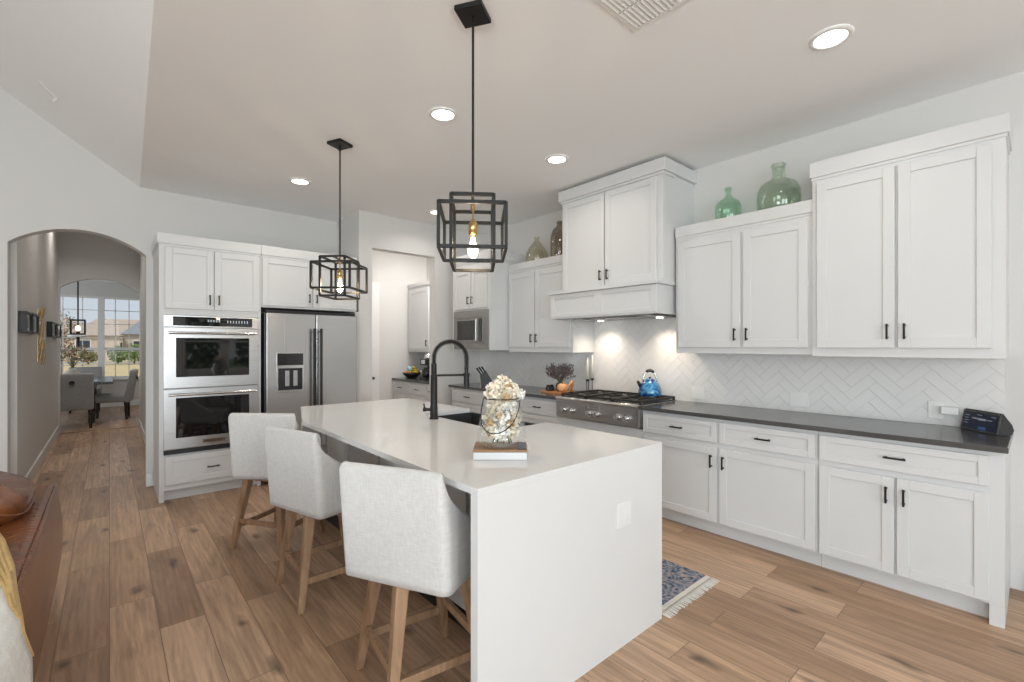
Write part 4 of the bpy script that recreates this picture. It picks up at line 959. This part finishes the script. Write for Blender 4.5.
# ------------------------------------------------------------ glass bottles on the cabinets
def demijohn(label, x, y, z, prof, m, ribs=True):
    t = thing('glass_bottle', label, 'bottle', (x, y, z), 0, 'glass bottles on top of the cabinets')
    inner = [(max(0, r-.006), zz+(.005 if i == 0 else 0)) for i, (r, zz) in enumerate(prof)][::-1]
    b = MB(); b.lathe([(0, 0)]+prof+inner[:-1]+[(prof[0][0]-.006, .005), (0, .005)], n=40); b.build('body', m, t)
    r, zz = prof[-1]
    MB().tube([((r+.003)*math.cos(a), (r+.003)*math.sin(a), zz-.012) for a in [2*PI*k/28 for k in range(28)]], .005, 8, closed=True).build('lip', m, t)
    return t
demijohn('small green glass demijohn on the cabinet right of the hood', 3.79, 1.665, 2.4175, [(.09, 0), (.098, .02), (.1, .07), (.1, .13), (.085, .165), (.05, .19), (.027, .215), (.024, .235), (.024, .285)], M['green_glass'])
demijohn('large round olive green glass demijohn nearest the tall cabinet', 3.79, 1.29, 2.4175, [(.135, 0), (.145, .03), (.148, .1), (.145, .165), (.12, .215), (.075, .24), (.048, .255), (.044, .29), (.047, .365)], M['olive_glass'])
demijohn('pale teardrop glass bottle standing on the cabinet left of the hood', 3.79, 3.89, 2.3875, [(.125, 0), (.135, .025), (.138, .07), (.125, .12), (.09, .19), (.05, .24), (.03, .265), (.027, .285), (.03, .31)], M['amber_glass'])
demijohn('tall smoky brown glass jug half hidden behind the range hood', 3.79, 3.52, 2.3875, [(.1, 0), (.108, .02), (.11, .15), (.108, .25), (.085, .32), (.045, .36), (.035, .38), (.035, .42)], M['smoke_glass'])

# ------------------------------------------------------------ pantry
t = thing('pantry_cabinet', 'white wall cabinet with one door seen inside the pantry', 'cabinet', (3.63, 6.685, 0), ROTR)
MB().box(.0, .66, 0, GW-3.631, 1.32, 2.36).build('carcass', M['cab'], t, bevel=.0015); front(t, 'door', .02, .64, 1.36, 2.30, .607, 1.46, True, .095); crown(t, 0, .66, 2.33, 2.40, GW-3.631, .02, False, True)
t = thing('pantry_base_cabinet', 'white base cabinet with two drawers inside the pantry', 'cabinet', (3.37, 6.685, 0), ROTR)
MB().box(0, 1.33, 0, GW-3.371, .1, .883).build('carcass', M['cab'], t, bevel=.0015); MB().box(0, 1.33, .07, GW-3.371, 0, .0995).build('toe_kick', M['cab'], t)
for a, c in ((.02, .51), (.53, 1.02), (1.04, 1.31)): front(t, 'drawer', a, c, .71, .858, (a+c)/2, .785, False, .1, .04); front(t, 'door', a, c, .12, .69, c-.033, .6, True, .095)
tag(MB().box(3.335, GW-.001, 5.355, 6.685, .8835, .914).build('countertop', CT, bevel=.003), 'dark countertop inside the pantry', 'countertop')
b = MB(); b.box(3.05, 3.125, 6.672, 6.6895, 0, 2.39); b.box(2.24, 3.05, 6.672, 6.6895, 2.315, 2.39); struct('trim_4', b, M['trim'])
d = struct('door_1', MB().box(2.26, 3.0495, 6.655, 6.689, .01, 2.3145), M['trim'])
b = MB(); b.cyl((3.0, 6.654, .93), (3.0, 6.615, .93), .009, n=10); b.ball((3.0, 6.605, .93), .022); b.build('door_knob', M['black'], d)
t = thing('fruit_bowl', 'black bowl of fruit on the pantry counter', 'bowl', (3.58, 6.49, .9143), 0)
MB().lathe([(0, 0), (.06, 0), (.07, .01), (.125, .05), (.145, .085), (.139, .087), (.118, .056), (.065, .018), (0, .014)], n=28).build('body', M['black_plastic'], t)
for nm, lab, c, r, col in (('orange', 'orange fruit at the left of the pantry bowl', (-.05, .065, .07), .042, (.75, .3, .1)), ('orange', 'dark red orange at the front of the pantry bowl', (-.07, -.0, .066), .036, (.5, .08, .05)), ('apple', 'small purple red apple in the pantry bowl', (.02, .02, .058), .036, (.25, .05, .12))):
    t = thing(nm, lab, 'fruit', (3.58+c[0], 6.49+c[1], .9143+c[2]), 0); MB().ball((0, 0, 0), r, r, r*.93).build('flesh', mat(nm+'_skin', col, .45, noise=.1, nscale=60), t); MB().cyl((0, 0, r*.88), (0, 0, r*.88+.012), .003, n=6).build('stalk', gm, t)
yel = mat('banana_skin', (.8, .58, .06), .5, noise=.1)
for k in range(3):
    t = thing('banana', ['yellow banana at the top of the pantry fruit bowl', 'yellow banana in the middle of the pantry fruit bunch', 'yellow banana lowest in the pantry fruit bowl'][k], 'fruit', (3.60, 6.42, .985+k*.0355), R(20+k*22), 'bananas in the pantry bowl')
    P_ = [(.09*math.cos(a)-.03, .1*math.sin(a)-.06, .03*math.sin(a)) for a in [R(20+14*i) for i in range(9)]]
    MB().tube(P_, [.005, .012, .0165, .018, .018, .0175, .016, .012, .006], 8).build('peel', yel, t)
    MB().cyl(P_[-1], (P_[-1][0]-.008, P_[-1][1]-.016, P_[-1][2]), .005, n=6).build('stalk', gm, t)
t = thing('blue_cup', 'pale blue cup standing in the pantry fruit bowl', 'cup', (3.60, 6.585, .99), 0)
b = MB().lathe([(0, 0), (.03, 0), (.038, .06), (.04, .1), (.036, .1), (.033, .06), (0, .01)], n=20); b.build('body', mat('pale_blue_glaze', (.3, .6, .72), .3), t); MB().tube([(.038, 0, .08), (.06, 0, .07), (.06, 0, .04), (.035, 0, .03)], .005, 6).build('handle', mat('pale_blue_handle', (.3, .6, .72), .3), t)
t = thing('coffee_maker', 'black and chrome coffee maker on the pantry counter', 'coffee maker', (3.60, 6.02, .9143), ROTR)
b = MB(); b.box(-.095, .095, -.1, .12, 0, .03); b.box(-.095, .095, .03, .12, .03, .3); b.box(-.095, .095, -.09, .12, .215, .31); b.build('housing', M['black_plastic'], t, bevel=.008)
MB().box(-.05, .05, -.095, -.0905, .235, .295).build('control_panel', M['chrome'], t)
b = MB(); b.lathe([(0, .032), (.055, .032), (.07, .07), (.068, .13), (.045, .17), (.045, .18), (0, .18)], (0, -.025, 0), 24); o = b.build('carafe', M['oven_glass'], t)
MB().tube([(.0, -.09, .16), (0, -.125, .15), (0, -.125, .08), (0, -.09, .07)], .008, 8).build('handle', M['chrome'], o)
b = MB(); b.lathe([(.06, .311), (.068, .33), (.06, .37), (.03, .392), (0, .396)], n=24); b.build('hopper', M['chrome'], t)
t = thing('canister', 'pale grey lidded canister beside the pantry coffee maker', 'canister', (3.62, 5.80, .9143), 0)
gc = mat('pale_grey_ceramic', (.5, .5, .51), .35)
MB().lathe([(0, 0), (.055, 0), (.058, .01), (.058, .19), (.05, .2), (0, .2)], n=24).build('body', gc, t); MB().lathe([(.052, .2002), (.052, .215), (.015, .225), (.015, .24), (0, .242)], n=20).build('lid', M['chrome'], t)

# ------------------------------------------------------------ rug
t = thing('runner_rug', 'blue and grey patterned runner rug with white fringe behind the island', 'rug', (2.47, 2.4, 0), 0)
MB().box(-.29, .285, -1.055, 1.0, .0008, .009).build('pile', M['rug'], t, bevel=.002)
b = MB(); b.box(-.29, .285, -1.085, -1.0555, .0008, .0085); b.box(-.29, .285, 1.0005, 1.03, .0008, .0085); o = b.build('end_band', M['cotton'], t, bevel=.002)
for k in range(36):
    x = -.285+k*.0161; dx = random.uniform(-.006, .006); MB().tube([(x, -1.085, .005), (x+dx*.3, -1.1, .0075), (x+dx, -1.135-random.uniform(0, .012), .0035)], [.004, .0055, .003], 6).build('tassel', M['cotton'], t)

# ------------------------------------------------------------ sofa, pillow, throw
t = thing('leather_sofa', 'brown leather sofa seen from behind at the left edge', 'sofa', (-.65, 2.35, 0), 0)
def soft_box(x0, x1, y0, y1, z0, z1, r, bul=0.0, n=8):
    b = MB(); rows = []; cx, cy = (x0+x1)/2, (y0+y1)/2; hx, hy = (x1-x0)/2, (y1-y0)/2
    prof = [(z0, r*.6), (z0+r*.5, r*.15)]+[(z0+r+(z1-z0-2*r)*i/6, -bul*math.sin(PI*i/6)) for i in range(7)]+[(z1-r*.5, r*.15), (z1-r*.15, r*.5), (z1, r*1.1)]
    for z, ins in prof:
        rr = []; ax, ay = hx-ins, hy-ins; rad = min(.05, ax*.5, ay*.5)
        for qx, qy, a0 in ((1, 1, 0), (-1, 1, 90), (-1, -1, 180), (1, -1, 270)):
            for k in range(n+1): a = R(a0+90*k/n); rr.append(Vector((cx+qx*(ax-rad)+rad*math.cos(a), cy+qy*(ay-rad)+rad*math.sin(a), z)))
        rows.append(rr)
    b.grid(rows, closed=True); nn = len(rows[0]); b._add(rows[0], [tuple(reversed(range(nn)))]); b._add(rows[-1], [tuple(range(nn))]); return b
Mt = Matrix.Translation((.65, -2.35, 0))
soft_box(-.385, -.222, 1.05, 3.70, .06, .635, .03, .022).xf(Mt).build('back', M['leather'], t)
soft_box(-1.15, -.39, 1.25, 3.48, .06, .40, .04).xf(Mt).build('seat_base', M['leather'], t)
for y0, y1 in ((3.485, 3.70), (1.05, 1.245)): soft_box(-1.15, -.39, y0, y1, .06, .60, .05).xf(Mt).build('arm', M['leather'], t)
for y0, y1 in ((2.42, 3.475), (1.26, 2.41)): soft_box(-1.13, -.6, y0, y1, .405, .53, .05, .01).xf(Mt).build('seat_cushion', M['leather'], t)
for y0, y1 in ((2.42, 3.47), (1.26, 2.41)): soft_box(-.60, -.395, y0, y1, .535, .66, .055, .015).xf(Mt).build('back_cushion', M['leather'], t)
b = MB(); b.tube([(-.226+.65, y-2.35, .628) for y in (1.07, 1.8, 2.6, 3.4, 3.68)], .006, 8); b.build('piping', M['leather'], t)
for x, y in ((-.3, 1.15), (-.3, 3.6), (-1.08, 1.15), (-1.08, 3.6)): MB().cyl((x+.65, y-2.35, 0), (x+.65, y-2.35, .0598), .025, .03, n=12).build('leg', M['black'], t)
t = thing('leather_pillow', 'glossy brown leather pillow resting on the far end of the sofa', 'pillow', (-.47, 3.20, .735), 0)
rows = []
for i in range(15):
    v = i/14*2-1; rr = []
    for q in range(40):
        an = 2*PI*q/40; ca, sa = math.cos(an), math.sin(an); e = .55
        px, py = math.copysign(abs(ca)**e, ca), math.copysign(abs(sa)**e, sa); k = (1-abs(v)**2.6)**.5 if abs(v) < 1 else 0
        k = max(k, .0); rr.append(Vector((px*.20*max(.12, k)**.35 if k > 0 else 0, py*.27*max(.12, k)**.35 if k > 0 else 0, v*.085)))
    rows.append(rr)
b = MB(); b.grid(rows, closed=True); b.xf(Matrix.Rotation(R(24), 4, 'Y')); b.build('cushion', M['leather'], t)
b = MB(); b.tube([Vector((math.copysign(abs(math.cos(a))**.55, math.cos(a))*.203, math.copysign(abs(math.sin(a))**.55, math.sin(a))*.273, 0)) for a in [2*PI*k/48 for k in range(48)]], .006, 6, closed=True); b.xf(Matrix.Rotation(R(24), 4, 'Y')); b.build('piping', M['leather'], t)
t = thing('throw_blanket', 'white and ochre knitted throw draped over the sofa back', 'blanket', (-.31, 2.3, 0), 0)
def lin(v, pts):
    for (a, p), (c, q) in zip(pts, pts[1:]):
        if v <= c: return p+(q-p)*max(0, (v-a))/(c-a)
    return pts[-1][1]
def drape(part):
    rows = []; P_ = [(-.36, .682), (-.26, .684), (-.12, .68), (-.078, .672), (-.05, .655), (-.03, .653), (.0, .652), (.03, .651), (.06, .650), (.09, .646), (.112, .632), (.122, .60)]+[(.131+.012*math.sin(PI*i/8)+.003*(i % 2), .60-.55*i/8) for i in range(1, 9)]
    for x, z in P_:
        yf = lin(x, [(-.4, .62), (-.05, .56), (.0, .36), (.06, .03), (.1, -.28), (.122, -.40), (.2, -.42)])
        wd = lin(x, [(-.4, .30), (.03, .26), (.08, .16), (.115, .03), (.2, .0)])
        a, c = (yf-wd, yf) if part else (-.75, yf-wd-.002)
        rows.append([Vector((x+.003*math.sin(q*1.9), a+(c-a)*q/10, z+.002*math.sin(q*2.3))) for q in range(11)])
    return rows[:13] if part else rows
b = MB(); b.grid(drape(0)); o = b.build('ivory_panel', M['ivory'], t); s_ = o.modifiers.new('thick', 'SOLIDIFY'); s_.thickness = .008; s_.offset = 1
b = MB(); b.grid(drape(1)); o = b.build('ochre_stripe', M['ochre'], t); s_ = o.modifiers.new('thick', 'SOLIDIFY'); s_.thickness = .008; s_.offset = 1

# ------------------------------------------------------------ hall
def frame_box(label, y0, y1, z0, z1):
    t = thing('picture_frame', label, 'picture', (HL+.001, (y0+y1)/2, (z0+z1)/2), 0, 'framed pictures on the hall wall')
    a, c = (y1-y0)/2, (z1-z0)/2; d_ = .055; b = MB(); k = .02
    for q in ((-a, a, c-k, c), (-a, a, -c, -c+k), (-a, -a+k, -c+k, c-k), (a-k, a, -c+k, c-k)): b.box(0, d_, q[0], q[1], q[2], q[3])
    b.build('frame', M['black'], t, bevel=.002); MB().box(0, .035, -a+k, a-k, -c+k, c-k).build('mat_board', M['trim'], t)
    MB().box(.0352, .037, -a*.45, a*.45, -c*.55, c*.55).build('print', mat('grey_print', (.22, .26, .28), .5, noise=.6, nscale=9), t)
    MB().quad((.046, -a+k, -c+k), (.046, a-k, -c+k), (.046, a-k, c-k), (.046, -a+k, c-k)).build('glazing', M['pane'], t)
frame_box('black framed picture nearest the archway on the hall wall', 6.10, 6.52, 1.54, 1.735)
frame_box('black framed picture just left of the gold wall sculpture', 6.58, 7.08, 1.54, 1.745)
frame_box('black framed picture just right of the gold wall sculpture', 8.6, 9.25, 1.54, 1.74)
frame_box('black framed picture farthest down the hall, nearest the dining room', 9.42, 10.1, 1.54, 1.745)
t = thing('wall_sculpture', 'tall gold metal wall sculpture hanging between the hall pictures', 'wall art', (HL+.001, 7.6, 1.53), 0)
MB().box(0, .008, -.05, .05, -.3, .3).build('backplate', M['gold'], t)
for k in range(26):
    y = random.uniform(-.2, .2); z = random.uniform(-.3, .3); b = MB(); b.cyl((.008, y*.2, z*.9), (.03+.02*random.random(), y, z), .004, n=6); b.cyl((.03, y, z-.04), (.045, y, z+.05), .012, .007, n=6); b.build('rod', M['gold'], t)
t = thing('light_switch', 'white light switch on the right hall wall just inside the archway', 'light switch', (HR-.0005, 6.55, 1.33), 0)
MB().box(-.006, 0, -.038, .038, -.06, .06).build('plate', M['trim'], t, bevel=.0015); MB().box(-.01, -.0062, -.014, .014, -.03, .03).build('rocker', M['trim'], t)

# ------------------------------------------------------------ dining room
esp = grain_wood('espresso_wood', (.012, .009, .008), (.03, .02, .016), .25)
t = thing('dining_table', 'dark espresso dining table by the dining room window', 'table', (-.55, 12.3, 0), 0)
MB().box(-.75, .60, -1.05, 1.05, .715, .76).build('tabletop', esp, t, bevel=.006); b = MB(); b.box(-.6, .35, -.9, .9, .64, .7148); b.build('apron', esp, t)
for sx, sy in ((-.5, -.8), (.3, -.8), (-.5, .8), (.3, .8)): MB().lathe([(.045, 0), (.05, .05), (.04, .12), (.06, .35), (.045, .55), (.06, .6398)], (sx, sy, 0), 16).build('leg', esp, t)
def dchair():
    t = thing('dining_chair', '', 'chair', (0, 0, 0), 0, 'grey upholstered dining chairs')
    soft_box(-.26, .26, -.26, .26, .34, .49, .04).build('seat', M['grey_linen'], t)
    b = soft_box(-.27, .27, -.05, .05, .0, .63, .03); b.xf(Matrix.Translation((0, -.25, .33)) @ Matrix.Rotation(R(9), 4, 'X')); b.build('backrest', M['grey_linen'], t)
    b = MB(); b.cyl((0, -.395, .80), (0, -.375, .80), .035, n=16); b.tube([(.03*math.cos(a), -.4, .765+.03*math.sin(a)) for a in [2*PI*k/16 for k in range(16)]], .004, 6, closed=True); b.build('back_ring', M['black'], t)
    for sx, sy in ((-.22, -.23), (.22, -.23), (-.22, .22), (.22, .22)): MB().cyl((sx*1.03, sy*1.06, 0), (sx, sy, .345), .02, .028, n=10).build('leg', esp, t)
    return t
c0 = dchair(); c0.location = (-.47, 11.0, 0); c0['label'] = 'grey upholstered dining chair with its back to the hall'
dup(c0, (.03, 11.85, 0), R(84), 'grey upholstered dining chair on the right side of the dark table'); dup(c0, (-.40, 13.65, 0), R(180), 'grey upholstered dining chair against the window at the far table end')
t = thing('flower_vase', 'grey ceramic vase on the dining table', 'vase', (-.52, 11.9, .7605), 0)
MB().lathe([(0, 0), (.07, 0), (.11, .08), (.11, .16), (.06, .22), (.05, .25), (.045, .25), (.05, .21), (0, .02)], n=24).build('body', mat('grey_ceramic', (.45, .42, .4), .5), t)
t = thing('dried_flowers', 'tan and green dried flowers in the dining table vase', 'flowers', (-.52, 11.9, .96), 0)
bs, bl, bt = MB(), MB(), MB()
for k in range(26):
    an = random.random()*2*PI; tip = Vector((.2*math.cos(an)*random.random()**.5, .2*math.sin(an)*random.random()**.5, .2+.25*random.random())); bs.tube([(0, 0, .0), (tip.x*.15, tip.y*.15, .1), tip], .004, 5)
    for q in range(9):
        p = tip+Vector([random.uniform(-.045, .045) for _ in range(3)]); d_ = Vector([random.uniform(-1, 1) for _ in range(3)]).normalized()*.06; s_ = d_.orthogonal().normalized()*.016
        (bl if k % 2 else bt).quad(p, p+d_*.5+s_, p+d_, p+d_*.5-s_)
bs.build('stems', gm, t); bl.build('leaves', leafm, t); bt.build('blossoms', mat('rust_petals', (.5, .3, .18), .8), t)
for k, (dx, dy, lab) in enumerate(((.28, -.72, 'blue and white magazine lying on the near end of the dining table'),)):
    t = thing('magazine', lab, 'magazine', (-.55+dx, 12.3+dy, .7605), R(12)); MB().box(-.13, .13, -.16, .16, 0, .008).build('pages', M['trim'], t); MB().box(-.13, .13, -.16, .16, .0082, .0095).build('cover', mat('pale_blue_cover', (.4, .52, .66), .3), t)
t = thing('chandelier', 'black open frame chandelier with white ring above the dining table', 'chandelier', (-.46, 12.3, 2.9), 0)
b = MB(); b.cyl((0, 0, -1.2), (0, 0, -.0005), .012, n=10); b.lathe([(0, -.03), (.06, -.03), (.06, -.0005), (0, -.0005)], n=20); b.build('rod', M['black'], t)
b = MB(); k = .012; x = .1
for sx in (-1, 1):
    for sy in (-1, 1): b.box(sx*x-k, sx*x+k, sy*x-k, sy*x+k, -1.25, -.98)
for z in (-1.25, -.98):
    for s_ in (-1, 1): b.box(-x, x, s_*x-k, s_*x+k, z-k, z+k); b.box(s_*x-k, s_*x+k, -x, x, z-k, z+k)
b.box(-.1, .1, -.008, .008, -1.258, -1.242); b.build('cage', M['black'], t)
b = MB(); b.lathe([(.11, -1.30), (.15, -1.31), (.15, -1.27), (.11, -1.265), (.11, -1.30)], n=28, caps=False); b.build('ring_shade', M['trim'], t)
b = MB(); b.cyl((0, 0, -1.2), (0, 0, -1.5), .03, .02, n=12); b.build('hub', M['black'], t)
b = MB(); b.ball((0, 0, -1.14), .035, .035, .05); b.build('bulb', M['bulb'], t)

# ------------------------------------------------------------ outside the dining room window
lawn = mat('dry_lawn', (.55, .44, .24), .95, noise=.25, nscale=1.5); street = mat('grey_street', (.35, .34, .33), .9)
b = MB(); b.box(-120, 120, DW+.2, 300, -.35, -.3); struct('ground', b, lawn)
b = MB(); b.box(-120, 120, 62, 68, -.299, -.28); struct('street', b, street)
brick = mat('tan_brick', (.54, .45, .38), .9, noise=.15, nscale=3); brick2 = mat('cream_stone', (.55, .48, .4), .9, noise=.12, nscale=3); roofm = mat('brown_shingle', (.42, .35, .30), .9, noise=.2, nscale=4); roofg = mat('grey_shingle', (.24, .26, .29), .9, noise=.2, nscale=4); dark = mat('dark_window_glass', (.05, .06, .08), .1)
def house(label, x, y, w_, d_, h_, rh, wm, rm):
    t = thing('house', label, 'house', (x, y, -.3), 0, 'houses across the street')
    MB().box(-w_/2, w_/2, 0, d_, 0, h_).build('wall', wm, t)
    o_ = .4; b = MB(); A_ = [(-w_/2-o_, -o_, h_+.001), (w_/2+o_, -o_, h_+.001), (w_/2+o_, d_+o_, h_+.001), (-w_/2-o_, d_+o_, h_+.001)]; r1, r2 = (-w_/4, d_/2, h_+rh), (w_/4, d_/2, h_+rh)
    b._add(A_+[r1, r2], [(0, 1, 5, 4), (1, 2, 5), (2, 3, 4, 5), (3, 0, 4), (3, 2, 1, 0)]); b.build('roof', rm, t)
    for k in range(3):
        xx = -w_/3+k*w_/3; f_ = MB().box(xx-.7, xx+.7, -.05, -.001, 1.0, 2.5).build('window', M['trim'], t); MB().box(xx-.6, xx+.6, -.06, -.0505, 1.1, 2.4).build('pane', dark, f_)
house('tan brick house with brown roof seen through the left half of the dining window', -9, 74, 20, 9, 3.0, 2.2, brick, roofm)
house('pale house with dark grey roof at the right of the dining window', 6.2, 80, 9.5, 9, 3.3, 2.6, brick2, roofg)
house('low tan house behind the bushes in the middle of the dining window', 2.0, 110, 15, 9, 3.2, 3.6, brick2, roofm)
def shrub(label, nm, cat, x, y, r, h_, trunk, col, n=420):
    t = thing(nm, label, cat, (x, y, -.3), 0, 'shrubs and trees outside the dining window')
    b = MB(); rnd = random.Random(int(x*100+y))
    for k in range(n):
        a, e, q = rnd.random()*2*PI, math.asin(rnd.uniform(-1, 1)), rnd.random()**.35
        p = Vector((r*q*math.cos(e)*math.cos(a), r*q*math.cos(e)*math.sin(a), trunk+h_/2+h_/2*q*math.sin(e))); s_ = r*.16
        d_ = Vector([rnd.uniform(-1, 1) for _ in range(3)]).normalized()*s_; u = d_.orthogonal().normalized()*s_*.5; b.quad(p-d_, p+u, p+d_, p-u)
    b.build('foliage', mat('foliage_'+nm, col, .8, noise=.3, nscale=2), t)
    MB().cyl((0, 0, 0), (0, 0, trunk+h_*.5), r*.08, r*.05, n=8).build('trunk', mat('bark', (.15, .1, .07), .9), t)
shrub('round green bush right of the window mullion', 'bush', 'bush', .62, 59.5, .8, 1.7, .1, (.14, .22, .07)); shrub('second green bush near the right edge of the dining window', 'bush', 'bush', 1.85, 58.5, .85, 1.9, .1, (.2, .28, .09)); shrub('small olive bush left of the window mullion', 'bush', 'bush', -1.5, 59, .8, 1.4, .1, (.2, .2, .08))
shrub('bare brown tree left in the dining window', 'tree', 'tree', -2.0, 36, .6, 2.6, 1.3, (.25, .2, .13), 260)
# greenery behind the rear living room window (it shows in the oven glass)
b = MB(); b.box(-30, 30, -60, RY-.2, -.35, -.3); struct('garden_ground', b, mat('garden_grass', (.13, .2, .06), .95, noise=.3, nscale=2))
for k, (x, y, r, h_) in enumerate(((-.4, -8.6, 1.0, 2.6), (2.0, -9.6, 1.2, 3.2), (4.5, -8.7, 1.1, 2.7), (7.3, -9.6, 1.3, 3.4))): shrub(['green garden bush outside the rear living room window, leftmost seen from inside', 'tall green garden bush behind the gap of the rear window', 'low green garden bush beside the tall one', 'tallest green garden bush at the far end of the garden'][k], 'garden_bush', 'bush', x, y, r, h_, .1, (.1, .17, .06), 500)
